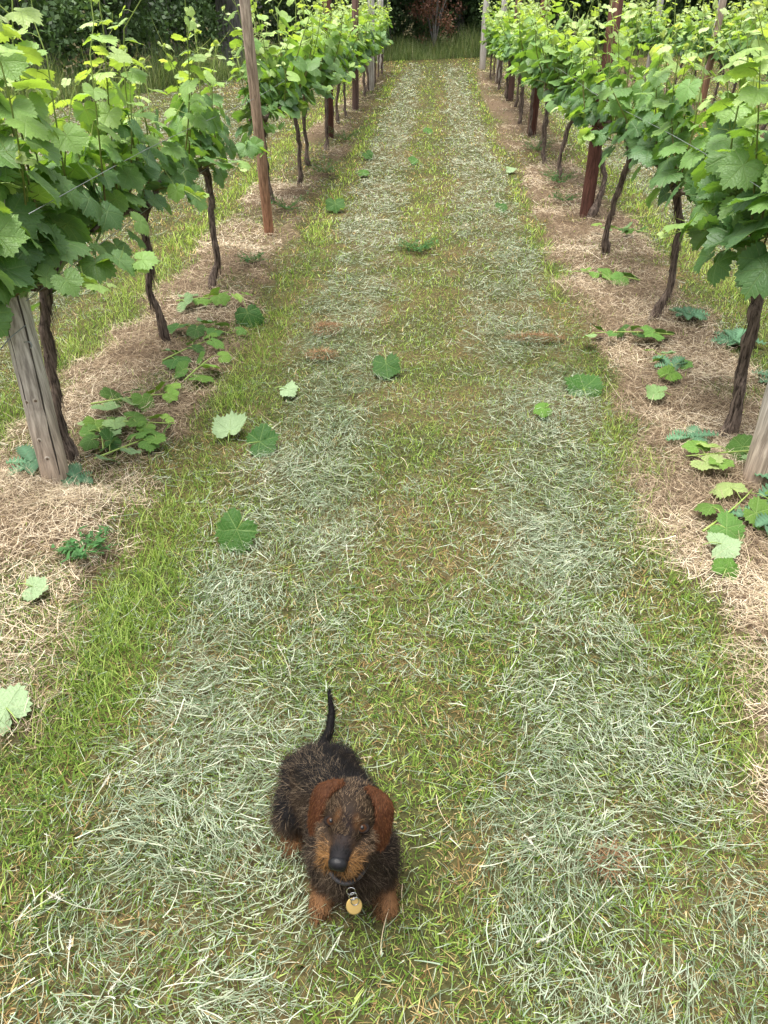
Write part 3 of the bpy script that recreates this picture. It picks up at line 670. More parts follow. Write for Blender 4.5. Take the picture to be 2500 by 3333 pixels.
GL = [(-.162, 3.451, .085, .1, 24, -80, 'dark green fallen vine leaf alone in the middle of the alley', 0, 0),
      (.748, 3.337, .10, .02, 28, 100, 'large dark green lobed leaf lying at right edge of the alley', 0, 0),
      (-.782, 2.83, .085, .5, 8, 95, 'pale underside-up leaf with raised stalk in the grass left of the alley', 1, 1),
      (-.607, 2.702, .085, .02, 25, 20, 'dark folded leaf just beside the pale upturned leaf', 0, 0),
      (-.602, 2.028, .085, .12, 34, 230, 'mid-green cupped leaf at the edge of left clippings, behind the dog', 0, 0),
      (-.585, 3.204, .06, .9, 6, 10, 'small dry whitish leaf on the left swath of clippings', 1, 1),
      (-1.004, 1.27, .07, .6, 5, 140, 'pale crumpled leaf on straw at the left edge of the photo', 1, 1),
      (-1.105, 1.715, .05, .4, 5, 0, 'small pale leaf lying alone on the straw below the grey end post', 1, 1),
      (-.635, 8.608, .08, .3, 10, 10, 'flat pale leaf far up at the left edge of the alley', 0, 0),
      (.017, 11.945, .08, .25, 20, 60, 'far green leaf clump on the central grass strip', 0, 0),
      (-.132, 9.387, .075, .25, 20, 30, 'green leaf far up the alley beside the central strip', 0, 0),
      (-.659, 9.607, .08, .1, 25, -40, 'dark leaf far up beside the left row grass', 0, 0),
      (.675, 7.094, .07, .15, 15, 40, 'dark leaf on the right swath level with the dark red post', 0, 0),
      (.903, 8.791, .07, .3, 8, 0, 'pale flat leaf far up at right edge of the alley', 1, 1),
      (.521, 3.038, .05, .4, 14, 200, 'small leaf with yellow stalk on the right swath', 0, 0),
      (-.957, 4.115, .095, .08, 42, -60, 'blue-green upright leaf in the grass edge of the left row', 0, 0),
      (-.768, 6.932, .10, .03, 30, -80, 'dark leaf folded over beside the thin brown post', 0, 0),
      (1.035, 3.203, .06, .5, 14, 160, 'small pale green leaf on straw, lower of two by the bent trunk', 1, 0),
      (1.163, 3.384, .065, .55, 10, 30, 'small pale green leaf on straw, upper of two by the bent trunk', 0, 0),
      (.988, 2.032, .065, .5, 6, 10, 'pale leaf flat on straw below the long cut shoot at right', 1, 1),
      (.956, 1.928, .05, .35, 30, 60, 'little cupped green leaf on straw at the right grass edge', 0, 0)]
for (x, y, sz, ag, tl, rt, lab, fl, pl) in GL: ground_leaf(x, y, sz, ag, tl, rt, lab, bool(fl), .046, bool(pl))

def cut_shoot(x, y, rot, L, n, size, age, label, lift=0.025, up=0.015):
    g = np.random.default_rng(int((x + 9) * 991 + y * 313)); r = empty('cut_shoot', (x, y, hz(x, y) + lift), label, 'cut shoot', 'cut vine shoots on the straw')
    a0 = R(rot); d = np.array([math.cos(a0), math.sin(a0), 0]); s = np.array([-d[1], d[0], 0])
    t = np.linspace(0, 1, 7); bend = g.normal(0, .12)
    pts = np.array([d * (q - .5) * L + s * bend * L * q * q + np.array([0, 0, 0.012 + up * math.sin(q * 3.0) * .5]) for q in t])
    a = Acc(); tube(a, pts, np.linspace(.0042, .002, 7), 7, (0.20, 0.28, 0.06), 0); b = Acc()
    for k in range(n):
        q = (k + .6) / n; p = np.array([np.interp(q, t, pts[:, i]) for i in range(3)]); sg = 1 if k % 2 else -1
        od = s * sg * g.uniform(.5, 1) + d * g.uniform(-.2, .8); e = p + norm(od) * size * g.uniform(.4, .9) + np.array([0, 0, g.uniform(0, .014)])
        tube(a, np.array([p, (p + e) / 2 + (0, 0, .01), e]), .0013, 5, (0.22, 0.30, 0.07), 0)
        put_leaf(b, e, od + np.array([0, 0, g.uniform(-.5, .15)]), np.array([g.normal(0, .35), g.normal(-.2, .35), 1 if g.random() < .75 else -1]), size * g.uniform(.7, 1.1) * (1 - .4 * q), age + .3 * q + g.normal(0, .12), True, g, 0, np.array([.62, .66, .5]) * g.uniform(.7, 1.3))
    a.build('stem', M_stem, r); b.build('leaves', [M_fallen, M_stem], r)
for (x, y, rot, L, n, sz, ag, lab) in [
      (-1.25, 3.05, 20, .38, 8, .075, .35, 'wilting pale cut shoot on straw right of the first left trunk'),
      (-1.20, 2.82, -10, .36, 9, .07, .30, 'tangled wilted shoot on straw, middle of heap by the grey post'),
      (-1.14, 2.62, 40, .28, 7, .075, .12, 'dark green cut shoot nearest the grey end post on the straw'),
      (-1.28, 2.72, 110, .24, 6, .07, .2, 'dull green cut shoot against the foot of first left trunk'),
      (-1.17, 3.62, 60, .34, 6, .085, .15, 'cut shoot with upright fresh leaves between first two left trunks'),
      (-1.17, 3.95, -20, .34, 6, .085, .08, 'cut shoot with round dark leaves at foot of second left trunk'),
      (-1.24, 4.40, 15, .40, 8, .08, .38, 'bright green cut shoot before the knobbed third left trunk'),
      (-1.05, 3.40, 75, .30, 5, .08, .3, 'pale folded cut shoot along the grass edge of left row'),
      (1.20, 5.05, 150, .40, 8, .075, .3, 'cut shoot with many leaves between second and third right trunks'),
      (1.10, 3.94, 175, .42, 8, .075, .15, 'dark leafy cut shoot lying across straw by the second right trunk'),
      (1.50, 6.10, 160, .36, 7, .08, .2, 'cut shoot on straw in front of the dark red post'),
      (1.17, 2.62, 200, .30, 6, .095, .42, 'bright green cut shoot with large leaves beside the grey right post'),
      (1.07, 2.22, 40, .36, 5, .095, .35, 'long cut shoot with pale folded leaves at the right edge'),
      (1.20, 3.62, 100, .22, 4, .065, .4, 'small pale cut shoot on straw by the leaning right trunk')]:
    cut_shoot(x, y, rot, L, n, sz, ag, lab)

def weed(x, y, rad, n, kind, label):
    g = np.random.default_rng(int((x + 9) * 771 + y * 519)); acc = Acc()
    for k in range(n):
        a0 = k * 2.4 + g.normal(0, .3); L = rad * g.uniform(.6, 1.1); d = np.array([math.cos(a0), math.sin(a0), 0]); s = np.array([-d[1], d[0], 0])
        up = g.uniform(.15, .7)
        if kind == 'thistle':
            m_ = 15; t = np.linspace(0, 1, m_); wd = L * .20 * np.sin(np.clip(t * 1.05, 0, 1) * 3.0) ** .7 * np.where(np.arange(m_) % 2 == 0, 1.35, .62) + .002
            c0 = np.array([d * L * q + np.array([0, 0, .012 + L * up * q - L * (up * .8) * q * q]) for q in t])
            wave = np.where(np.arange(m_) % 2 == 0, .012, -.004)[:, None] * np.array([0, 0, 1.0])
            V = np.stack([c0 - s * wd[:, None] + wave, c0 + (0, 0, .0), c0 + s * wd[:, None] + wave], 1)
            i = np.arange(m_ - 1)[:, None] * 3
            F = np.concatenate([i + np.array([0, 1, 4, 3]), i + np.array([1, 2, 5, 4])])
            col = np.array([.075, .15, .085]) * g.uniform(.75, 1.35); cc = np.tile(col, (m_ * 3, 1)); cc[1::3] = cc[1::3] * 1.6
            acc.add(V.reshape(-1, 3), F, cc)
        else:
            stem = np.array([[0, 0, 0], d * L * .5 + (0, 0, L * up * .7), d * L + (0, 0, L * up)])
            tube(acc, stem, .0012, 4, (.10, .17, .04), 0, cap=False)
            for q in range(7):
                f = g.uniform(.3, 1); p = stem[0] * (1 - f) + stem[2] * f + (0, 0, .01)
                dd = norm(g.normal(0, 1, 3) * (1, 1, .4))
                strips(acc, p[None], dd[None], np.array([[0, 0, 1.0]]), g.uniform(.012, .03), g.uniform(.007, .014), (np.array([[.05, .125, .04]]) * g.uniform(.7, 1.5)), 2, -.1, .2)
    o = acc.build('thistle' if kind == 'thistle' else 'weed', M_grass); o.location = (x, y, hz(x, y) + .012)
    tag(o, label, 'thistle' if kind == 'thistle' else 'weed', 'weeds on the straw strips')
for args in [(-1.048, 1.917, .09, 26, 'weed', 'feathery green weed alone on straw near left edge of the grass'), (1.48, 4.276, .13, 12, 'thistle', 'thistle rosette right of the bent second trunk'),
        (1.66, 4.0, .14, 13, 'thistle', 'thistle rosette behind the leaning right trunk, at the strip edge'), (1.20, 2.20, .15, 12, 'thistle', 'large blue-green thistle on straw at the lower right edge'),
        (1.10, 2.84, .11, 6, 'thistle', 'small thistle seedling on straw left of the grey right post'), (1.33, 2.38, .16, 13, 'thistle', 'spiny thistle at the foot of grey right post'),
        (-1.46, 2.47, .12, 9, 'thistle', 'bluish leafy weed at left foot of the grey end post'), (-1.26, 2.38, .10, 7, 'thistle', 'low bluish weed at right foot of the grey end post'),
        (1.30, 8.10, .22, 34, 'weed', 'bushy green weed patch beyond the dark red post'), (1.25, 7.4, .16, 24, 'weed', 'low green weed clump just past the dark red post'), (-.05, 5.70, .16, 40, 'weed', 'dark green weed tuft on the central grass strip'),
        (1.21, 3.55, .10, 8, 'thistle', 'small thistle between two pale leaves on the right straw'), (1.70, 3.45, .14, 11, 'thistle', 'thistle behind the trunk of first right vine'), (-1.18, 6.9, .2, 26, 'weed', 'green weed clump at foot of vine past the thin brown post'),
        (-1.05, 8.6, .2, 26, 'weed', 'weed clump on the left strip far beyond the thin post'), (-1.15, 5.2, .12, 18, 'weed', 'low weed on the straw before the thin brown post'), (1.35, 10.3, .25, 34, 'weed', 'far weed patch under the right row'), (-1.05, 11.0, .25, 30, 'weed', 'far weed patch under the left row by a red post')]:
    weed(*args)

def dead_clump(x, y, rx, ry, label):
    g = np.random.default_rng(int(y * 999)); acc = Acc(); q = int(90000 * rx * ry) + 60
    a0 = g.uniform(0, 6.28, q); rr = np.sqrt(g.random(q)); px, py = np.cos(a0) * rr * rx, np.sin(a0) * rr * ry
    D = norm(np.stack([np.cos(a0) + g.normal(0, .8, q), np.sin(a0) + g.normal(0, .8, q), g.uniform(.1, .9, q)], 1))
    strips(acc, np.stack([px, py, .006 + .02 * (1 - rr)], 1), D, np.array([0.1, 0.1, 1.0]), g.uniform(.015, .045, q), g.uniform(.001, .0024, q), ramp([(.07, .035, .02), (.16, .08, .04), (.30, .18, .09)], g.random(q)), 2, -.25, .3)
    o = acc.build('dead_grass_clump', M_dry); o.location = (x, y, hz(x, y) + .012); tag(o, label, 'dead grass', 'brown dead grass clumps in the alley')
dead_clump(-.52, 4.04, .07, .10, 'brown dead grass clump on left swath, farther of two'); dead_clump(-.50, 3.66, .08, .05, 'brown dead grass clump on left swath, nearer of two')
dead_clump(.60, 3.95, .16, .05, 'wide reddish brown dead clump across the right swath'); dead_clump(.416, .956, .045, .03, 'brown dead patch in grass right of the dog')

# ------------------------------------------------------------------ wood at the far end
def leaf_cloud(acc, cen, rad, n, size, cols, g, shell=0.55, flat=0.3):
    """leaf-sized faces gathered in clumps through an ellipsoid"""
    nc = max(12, n // 70); u = norm(g.normal(0, 1, (nc, 3))); rr = g.uniform(shell, 1.0, nc)
    cc = u * rr[:, None] * np.asarray(rad) + np.asarray(cen)
    k = g.integers(0, nc, n); P = cc[k] + g.normal(0, 1, (n, 3)) * np.asarray(rad).mean() * 0.14
    D = norm(g.normal(0, 1, (n, 3)) + np.array([0, 0, -.5])); N = norm(g.normal(0, 1, (n, 3)) + np.array([0, 0, 1.2]))
    tone = np.clip(g.random(nc)[k] * .7 + g.random(n) * .35, 0, 1)
    L = size * g.uniform(.6, 1.4, n)
    S = norm(np.cross(D, N)); V = np.stack([P, P + D * (L * .45)[:, None] + S * (L * .34)[:, None], P + D * L[:, None], P + D * (L * .45)[:, None] - S * (L * .34)[:, None]], 1)
    acc.add(V.reshape(-1, 3), np.arange(n * 4).reshape(-1, 4), np.repeat(ramp(cols, tone), 4, 0))
DARK = [(.018, .036, .013), (.042, .080, .026), (.080, .14, .045)]
MID = [(.030, .060, .020), (.070, .13, .042), (.13, .21, .075)]
def tree_proto(seed, cols, th, rad, trunk_r):
    g = np.random.default_rng(seed); r = empty('tree', (0, 0, 0)); a = Acc()
    tube(a, np.array([[0, 0, -.2], [0, 0, .3], [.03, .02, 1.6], [.08, -.05, 3.2], [.1, .0, 6]]), [trunk_r * 1.35, trunk_r * 1.08, trunk_r, trunk_r * .8, trunk_r * .3], 16, (1, 1, 1), 0, .04, seed, smooth_pts=24)
    for k in range(6):
        a0 = g.uniform(0, 6.28); z = g.uniform(1.6, 4); e = np.array([math.cos(a0), math.sin(a0), 0]) * g.uniform(1.2, 2.6)
        tube(a, np.array([[0.05, 0, z], e * .5 + (0, 0, z + .5), e + (0, 0, z + g.uniform(.2, 1.2))]), [trunk_r * .3, trunk_r * .2, .02], 7, (1, 1, 1), 0, .05, seed + k, smooth_pts=12)
    a.build('trunk', M_tbark, r); b = Acc(); leaf_cloud(b, (0, 0, th), rad, 9000, .17, cols, g, .35); b.build('crown', M_tree, r); return r
P_T = [tree_proto(501, DARK, 4.6, (3.0, 3.0, 3.1), .22), tree_proto(502, MID, 4.4, (2.8, 2.8, 3.2), .16), tree_proto(503, DARK, 5.4, (3.4, 3.4, 3.4), .42)]
used = set()
TREES = [(2, -5.5, 25.2, 1.0, 'big grey-barked tree with stout bare trunk at upper left'), (0, -8.6, 19.8, 1.0, 'dark tree at the left end of the wood edge'), (1, -11.0, 16.4, 1.1, 'leafy mid-green tree at far left of the wood edge'),
         (1, -7.3, 23.6, .95, 'leafy tree left of the stout bare trunk'), (0, -3.2, 30.2, 1.05, 'dark tree behind the far end of the left row'), (0, -1.7, 33.0, 1.2, 'dark-trunked tree left of the brown shrub'),
         (1, 1.1, 34.0, 1.1, 'thin-trunked tree right of the brown shrub'), (0, 3.6, 33.2, 1.1, 'dark tree behind the far end of the right row'), (1, 6.8, 33.6, 1.1, 'green tree behind the second right row'),
         (0, 10.2, 34.5, 1.15, 'dark tree behind the third right row'), (1, 13.8, 35, 1.1, 'green tree behind the fourth right row'), (0, -14, 14.5, 1.1, 'dark tree at outer left of the wood'), (0, 17.5, 35.5, 1.2, 'dark tree at outer right of the wood')]
for k, x, y, s_, lab in TREES:
    r = P_T[k] if k not in used else copy_tree(P_T[k]); used.add(k)
    r.location = (x, y, hz(x, y)); r.scale = (s_, s_, s_); r.rotation_euler = (0, 0, (x * 3.1) % 6.28); tag(r, lab, 'tree', 'trees of the wood edge')
def shrub_proto(seed, cols, rad, n, size):
    g = np.random.default_rng(seed); r = empty('shrub', (0, 0, 0)); a = Acc(); b = Acc()
    for k in range(9):
        a0 = g.uniform(0, 6.28); e = np.array([math.cos(a0) * rad[0] * .6, math.sin(a0) * rad[1] * .6, rad[2] * g.uniform(1, 1.8)])
        tube(a, np.array([[0, 0, -.05], e * .5 + (0, 0, .2), e]), [.03, .018, .006], 6, (1, 1, 1), 0, .05, seed + k, smooth_pts=10)
    leaf_cloud(b, (0, 0, rad[2] * .95), rad, n, size, cols, g, .3); a.build('stem', M_tbark, r); b.build('foliage', M_tree, r); return r
P_S = [shrub_proto(601, DARK, (1.5, 1.3, 1.5), 4200, .10), shrub_proto(602, MID, (1.3, 1.2, 1.2), 4200, .09)]
used = set()
SH = [(1, -7.6, 16.6, 1.25, 'broad leafy shrub at the left end of the hedge'), (0, -6.9, 19.3, 1.1, 'dark shrub left of the stout tree trunk'), (1, -9.6, 14.2, 1.3, 'leafy shrub at outer left of the hedge'), (0, -12.0, 12.4, 1.4, 'dark shrub at outermost left'), (1, -6.2, 22.2, .95, 'green shrub close to the left of the stout trunk'),
      (0, -4.0, 26.8, .95, 'dark shrub right of the stout tree trunk'), (0, -2.4, 30.0, .9, 'dark shrub behind the left row end'), (1, .0, 32.8, .75, 'low green shrub left under the brown shrub'), (0, 2.4, 32.6, .95, 'dark shrub by the right row end'), (0, -1.1, 33.6, .85, 'dark shrub close behind the brown shrub, on its left'), (0, 1.5, 33.8, .85, 'dark shrub close behind the brown shrub, on its right'), (0, 5.0, 33, 1.0, 'dark shrub behind second row right'), (1, 8.2, 33.6, 1.0, 'green shrub behind third row right'), (0, 12, 34, 1.1, 'dark shrub behind fourth row right')]
for k, x, y, s_, lab in SH:
    r = P_S[k] if k not in used else copy_tree(P_S[k]); used.add(k)
    r.location = (x, y, hz(x, y)); r.scale = (s_, s_, s_); r.rotation_euler = (0, 0, (x * 2.3) % 6.28); tag(r, lab, 'shrub', 'shrubs of the wood edge')
rb = shrub_proto(650, [(.07, .032, .022), (.15, .070, .045), (.24, .13, .085)], (.85, .6, 1.0), 1900, .07); rb.location = (.15, 30.6, 0.35); tag(rb, 'rust brown dead-leaved shrub at the far end of the alley', 'shrub')
acc = Acc(); g = np.random.default_rng(77)
for q in range(60):
    t = q / 59; x = -22 + 46 * t; y = 38 + 3 * math.sin(q) - (max(0, -x - 6)) * 1.05
    leaf_cloud(acc, (x - (1.5 if x < -6 else 0), y, 3.2), (2.2, 1.6, 4.2), 900, .42, DARK, g, .2)
tag(acc.build('woodland', M_tree), 'dark depth of the wood behind the edge trees', 'woodland', kind='stuff')

#DOG#
# ------------------------------------------------------------------ the dog
def build_dog():
    g = np.random.default_rng(99)
    r = empty('dog', (-0.13, 0.945, 0), 'small wire-haired black and tan dachshund sitting on the grass looking up at the camera', 'dog')
    Ec = np.array([-0.101, 0.790, 0.362])                       # midway between the eyes
    f = norm(np.array([-0.12, -1.0, 0.02])); a = norm(np.array([1.0, -0.12, -0.10])); a = norm(a - np.dot(a, f) * f); u = np.cross(a, f)
    if u[2] < 0: u = -u
    HS = .87
    def H(x, y, z): return Ec + a * x + f * (y * HS) + u * z
    prim_r = []; ears = []; prim = []                                                   # (p, q, rp, rq, region)
    def cap(p, q, rp, rq, reg): prim.append((np.array(p, float), np.array(q, float), rp, rq, reg))
    # head
    cap(H(0, -.050, -.002), H(0, -.022, .003), .046, .043, 'skull')
    cap(H(0, -.01, .000), H(0, .010, -.006), .038, .030, 'brow')
    cap(H(-.026, -.006, .010), H(-.026, -.014, .012), .016, .018, 'brow'); cap(H(.026, -.006, .010), H(.026, -.014, .012), .016, .018, 'brow')
    cap(H(0, .004, -.010), H(0, .040, -.012), .0285, .0225, 'bridge'); cap(H(0, .040, -.012), H(0, .076, -.009), .0220, .0165, 'bridge')
    cap(H(0, .070, -.010), H(0, .080, -.010), .0175, .0150, 'bridge')
    cap(H(-.016, .012, -.030), H(-.0135, .064, -.024), .024, .0200, 'muzzle'); cap(H(.016, .012, -.030), H(.0135, .064, -.024), .024, .0200, 'muzzle')
    cap(H(0, .0, -.046), H(0, .058, -.036), .026, .0165, 'beard')
    for s in (-1, 1):
        cap(H(s * .034, -.024, -.024), H(s * .026, .004, -.032), .030, .026, 'cheek')
        # ear: folds out from the skull, then hangs forward and down as a thin flap
        vs_ = np.array([0, .14, .3, .48, .66, .84, 1.0]); k_ = .94 if s < 0 else 1.0
        FR = np.array([(.020, -.055, .047), (.036, -.043, .042), (.047, -.022, .028), (.050, -.010, .008), (.050, -.001, -.012), (.051, .004, -.034), (.058, .006, -.052)])
        BK = np.array([.94, 1, 1]) * np.array([(.026, -.064, .046), (.052, -.060, .045), (.079, -.048, .035), (.084, -.036, .012), (.085, -.024, -.012), (.084, -.013, -.036), (.078, -.005, -.054)])
        nv, nu = 26, 13; tv = np.linspace(0, 1, nv); G = np.zeros((nv, nu, 3))
        for c_ in range(3):
            fa_, ba_ = np.interp(tv, vs_, FR[:, c_]), np.interp(tv, vs_, BK[:, c_])
            for _ in range(3): fa_[1:-1] = (fa_[:-2] + 2 * fa_[1:-1] + fa_[2:]) / 4; ba_[1:-1] = (ba_[:-2] + 2 * ba_[1:-1] + ba_[2:]) / 4
            for q_ in range(nu): t_ = q_ / (nu - 1); G[:, q_, c_] = fa_ * (1 - t_) + ba_ * t_
        rnd = np.where(tv > .86, np.sqrt(np.clip(1 - ((tv - .86) / .145) ** 2, 0, 1)), 1.0)
        mid_ = G.mean(1, keepdims=True); G = mid_ + (G - mid_) * rnd[:, None, None]
        G[:, :, 0] += (.005 * np.sin(np.linspace(0, math.pi, nu)))[None] * np.sin(tv * 3.0)[:, None]
        G[:, :, 0] *= k_
        nrm_ = norm(np.cross(np.gradient(G, axis=0), np.gradient(G, axis=1)))
        ears.append((s, G, nrm_)); 
        for iv in range(0, nv):
            for iu in range(0, nu, 2): prim_r.append((H(s * G[iv, iu, 0], G[iv, iu, 1], G[iv, iu, 2]), 'ear'))
    # neck, chest, trunk of the sitting body
    wth = np.array([-.125, .925, .235])
    cap(H(0, -.060, -.02), wth + (.01, -.03, -.01), .050, .064, 'neck'); cap(H(0, -.035, -.05), (-.105, .838, .20), .044, .058, 'chest')
    cap((-.105, .838, .19), (-.10, .850, .115), .060, .056, 'chest')
    cap(wth, (-.185, 1.030, .160), .060, .066, 'back'); cap((-.112, .90, .18), (-.178, 1.02, .13), .064, .066, 'back')
    cap((-.185, 1.030, .155), (-.212, 1.095, .100), .066, .060, 'back'); cap((-.207, 1.105, .095), (-.213, 1.140, .078), .058, .036, 'back')
    # front legs
    for s, sh, el, pw, toe in ((-1, (-.148, .868, .160), (-.162, .885, .090), (-.165, .860, .026), (-.172, .830, .020)), (1, (-.058, .873, .160), (-.042, .892, .090), (-.040, .866, .026), (-.030, .838, .020))):
        cap(sh, el, .044, .034, 'upper_leg'); cap(el, pw, .033, .025, 'leg'); cap(pw, toe, .026, .023, 'paw')
        for k in (-1.2, -.4, .4, 1.2):
            t = np.array(toe) + (k * .0105, -.014 + abs(k) * .005, -.007); cap(np.array(toe) + (0, 0, 0), t, .013, .0098, 'paw'); cap(t + (0, -.006, -.001), t + (0, -.013, -.005), .0032, .0014, 'claw')
    # haunches and hind feet
    for hp, kn, hk, ft in (((-.225, 1.075, .105), (-.245, 1.000, .085), (-.245, 1.050, .032), (-.249, .968, .026)), ((-.170, 1.095, .105), (-.118, 1.030, .080), (-.122, 1.075, .028), (-.098, 1.000, .018))):
        cap(hp, kn, .060, .043, 'haunch'); cap(kn, hk, .038, .026, 'haunch'); cap(hk, ft, .027, .026, 'paw')
        for k in (-1.2, -.4, .4, 1.2): cap(np.array(ft), np.array(ft) + (k * .0085, -.012 + abs(k) * .004, -.006), .014, .0085, 'paw')
    # tail
    tl = np.array([(-.212, 1.135, .082), (-.208, 1.18, .080), (-.193, 1.235, .085), (-.192, 1.285, .10), (-.203, 1.325, .125)]); tr = [.020, .0145, .011, .0085, .004]
    for i in range(4): cap(tl[i], tl[i + 1], tr[i], tr[i + 1], 'tail')
    # ---- union of the tapered capsules, then voxel remesh and smoothing: one continuous skin
    acc = Acc()
    for p, q, rp, rq, reg in prim:
        d = q - p; L = np.linalg.norm(d); d = d / L if L > 1e-9 else np.array([0, 0, 1.0])
        ns = 7 if reg == 'ear' else 14; seg = 10 if reg == 'ear' else 18
        ref = np.array([1.0, 0, 0]) if abs(d[0]) < .8 else np.array([0, 1.0, 0]); A = norm(np.cross(d, ref)); B = np.cross(d, A)
        ang = np.linspace(0, math.pi, ns); rows = []
        for th in ang:
            if th <= math.pi / 2: c, rr, ax = p, rp * math.sin(th), -rp * math.cos(th)
            else: c, rr, ax = q, rq * math.sin(th), -rq * math.cos(th)
            rows.append((c + d * ax, max(rr, 1e-5)))
        th = np.linspace(0, 2 * math.pi, seg, endpoint=False)
        V = np.array([[c + A * (math.cos(t) * rr) + B * (math.sin(t) * rr) for t in th] for c, rr in rows]).reshape(-1, 3)
        i = np.arange(len(rows) - 1)[:, None] * seg; j = np.arange(seg)[None]; j2 = (j + 1) % seg
        acc.add(V, np.stack([i + j, i + j2, i + seg + j2, i + seg + j], -1).reshape(-1, 4))
    for s, G, nr_ in ears:
        nv_, nu_ = G.shape[:2]; top = G + nr_ * .0028; bot = G - nr_ * .0028
        VV = np.concatenate([top.reshape(-1, 3), bot.reshape(-1, 3)]); VV = np.array([H(s * q[0], q[1], q[2]) for q in VV])
        id_ = np.arange(nv_ * nu_).reshape(nv_, nu_); o2 = nv_ * nu_
        Fq = [np.stack([id_[:-1, :-1], id_[:-1, 1:], id_[1:, 1:], id_[1:, :-1]], -1).reshape(-1, 4)]; Fq.append(Fq[0][:, ::-1] + o2)
        bd = np.concatenate([id_[0, :-1], id_[:-1, -1], id_[-1, :0:-1], id_[:0:-1, 0]]); bn = np.roll(bd, -1); Fq.append(np.stack([bn, bd, bd + o2, bn + o2], 1))
        if s < 0: Fq = [q[:, ::-1] for q in Fq]
        acc.add(VV, Fq)
    tmp = acc.build('body_tmp', M_fur)
    md = tmp.modifiers.new('r', 'REMESH'); md.mode = 'VOXEL'; md.voxel_size = 0.0022; md.use_smooth_shade = True
    ms = tmp.modifiers.new('s', 'SMOOTH'); ms.factor = 0.5; ms.iterations = 7
    dg = bpy.context.evaluated_depsgraph_get(); me = bpy.data.meshes.new_from_object(tmp.evaluated_get(dg)); me.name = 'body'
    bpy.data.objects.remove(tmp)
    nv = len(me.vertices); V = np.empty(nv * 3, np.float32); me.vertices.foreach_get('co', V); V = V.reshape(-1, 3).astype(float)
    Nn = np.empty(nv * 3, np.float32); me.vertices.foreach_get('normal', Nn); Nn = Nn.reshape(-1, 3).astype(float)
    # nearest primitive decides the region
    names = ['skull', 'brow', 'bridge', 'muzzle', 'beard', 'cheek', 'ear', 'neck', 'chest', 'back', 'upper_leg', 'leg', 'paw', 'haunch', 'tail', 'claw']
    best = np.full(nv, 9.0); reg = np.zeros(nv, int)
    for p, q, rp, rq, rn in prim:
        d = q - p; t = np.clip(((V - p) @ d) / (d @ d + 1e-12), 0, 1); dist = np.linalg.norm(V - p - t[:, None] * d, axis=1) - (rp + (rq - rp) * t)
        mk = dist < best; best[mk] = dist[mk]; reg[mk] = names.index(rn)
    for p, rn in prim_r:
        dist = np.linalg.norm(V - p, axis=1) - .0042; mk = dist < best; best[mk] = dist[mk]; reg[mk] = names.index(rn)
    local = np.stack([(V - Ec) @ a, (V - Ec) @ f / HS, (V - Ec) @ u], 1)
    BLACK = np.array([.0055, .005, .005]); BROWN = np.array([.030, .020, .013]); GRIZ = np.array([.13, .085, .05]); TAN = np.array([.110, .056, .019]); RUST = np.array([.165, .083, .038]); EAR = np.array([.052, .0205, .0085])
    col = np.tile(BLACK, (nv, 1)); is_ = lambda *k: np.isin(reg, [names.index(x) for x in k])
    up = np.clip(Nn[:, 2], -1, 1)
    sp = sstep(.1, .75, up)[:, None]
    bodym = is_('back', 'neck', 'haunch', 'chest', 'upper_leg'); col[bodym] = (BLACK * sp + BROWN * .75 * (1 - sp))[bodym]
    col[is_('chest')] = BROWN * .75; col[is_('neck')] = BLACK * 1.1
    col[is_('upper_leg')] = BLACK * .5 + BROWN * .4
    lg = sstep(.075, .030, V[:, 2])[:, None]
    col[is_('leg')] = (BROWN * (1 - lg) + RUST * lg)[is_('leg')]; col[is_('paw')] = RUST
    hl = sstep(.085, .035, V[:, 2])[:, None]; col[is_('haunch')] = (col * (1 - hl) + RUST * hl)[is_('haunch')]
    col[is_('ear')] = EAR; mzt = sstep(.038, .072, local[:, 1] - local[:, 2] * .7 - .004)[:, None]; mzc = BROWN * 1.2 * (1 - mzt) + TAN * mzt; col[is_('muzzle', 'beard')] = mzc[is_('muzzle', 'beard')]; col[is_('tail')] = BLACK
    midl = np.exp(-(local[:, 0] / .017) ** 2)[:, None]
    hm = is_('skull', 'brow', 'bridge', 'cheek')
    base = BROWN * .7 * np.ones((nv, 3)); base[is_('cheek')] = BROWN * 1.0
    brow = (np.exp(-((np.abs(local[:, 0]) - .016) / .007) ** 2) * np.exp(-((local[:, 1] - .013) / .008) ** 2))[:, None]
    base = base * (1 - brow * .8) + np.array([.15, .070, .026]) * brow * .8
    side = sstep(.008, .020, np.abs(local[:, 0]))[:, None] * sstep(.040, .066, local[:, 1])[:, None]
    base = base * (1 - side) + TAN * side
    base = base * (1 - midl * sstep(-.01, .02, local[:, 1])[:, None]) + np.array([.018, .013, .012]) * midl * sstep(-.01, .02, local[:, 1])[:, None]
    tip = sstep(.050, .072, local[:, 1])[:, None] * sstep(-.028, -.016, local[:, 2])[:, None]; base = base * (1 - tip) + np.array([.012, .011, .012]) * tip
    skt = sstep(-.024, -.046, local[:, 1])[:, None]; base = base * (1 - skt) + np.array([.014, .011, .010]) * skt
    col[hm] = base[hm]
    ca = me.color_attributes.new('Col', 'FLOAT_COLOR', 'POINT'); ca.data.foreach_set('color', np.c_[col * .8, np.ones(nv)].astype(np.float32).reshape(-1))
    me.materials.clear(); me.materials.append(M_fur)
    bo = bpy.data.objects.new('body', me); C.objects.link(bo); off = np.array([-0.13, 0.95, 0.0]); me.transform(Matrix.Translation(Vector(-off))); bo.parent = r
    # ---- coat
    tris = []; me.calc_loop_triangles(); ti = np.empty(len(me.loop_triangles) * 3, np.int32); me.loop_triangles.foreach_get('vertices', ti); ti = ti.reshape(-1, 3)
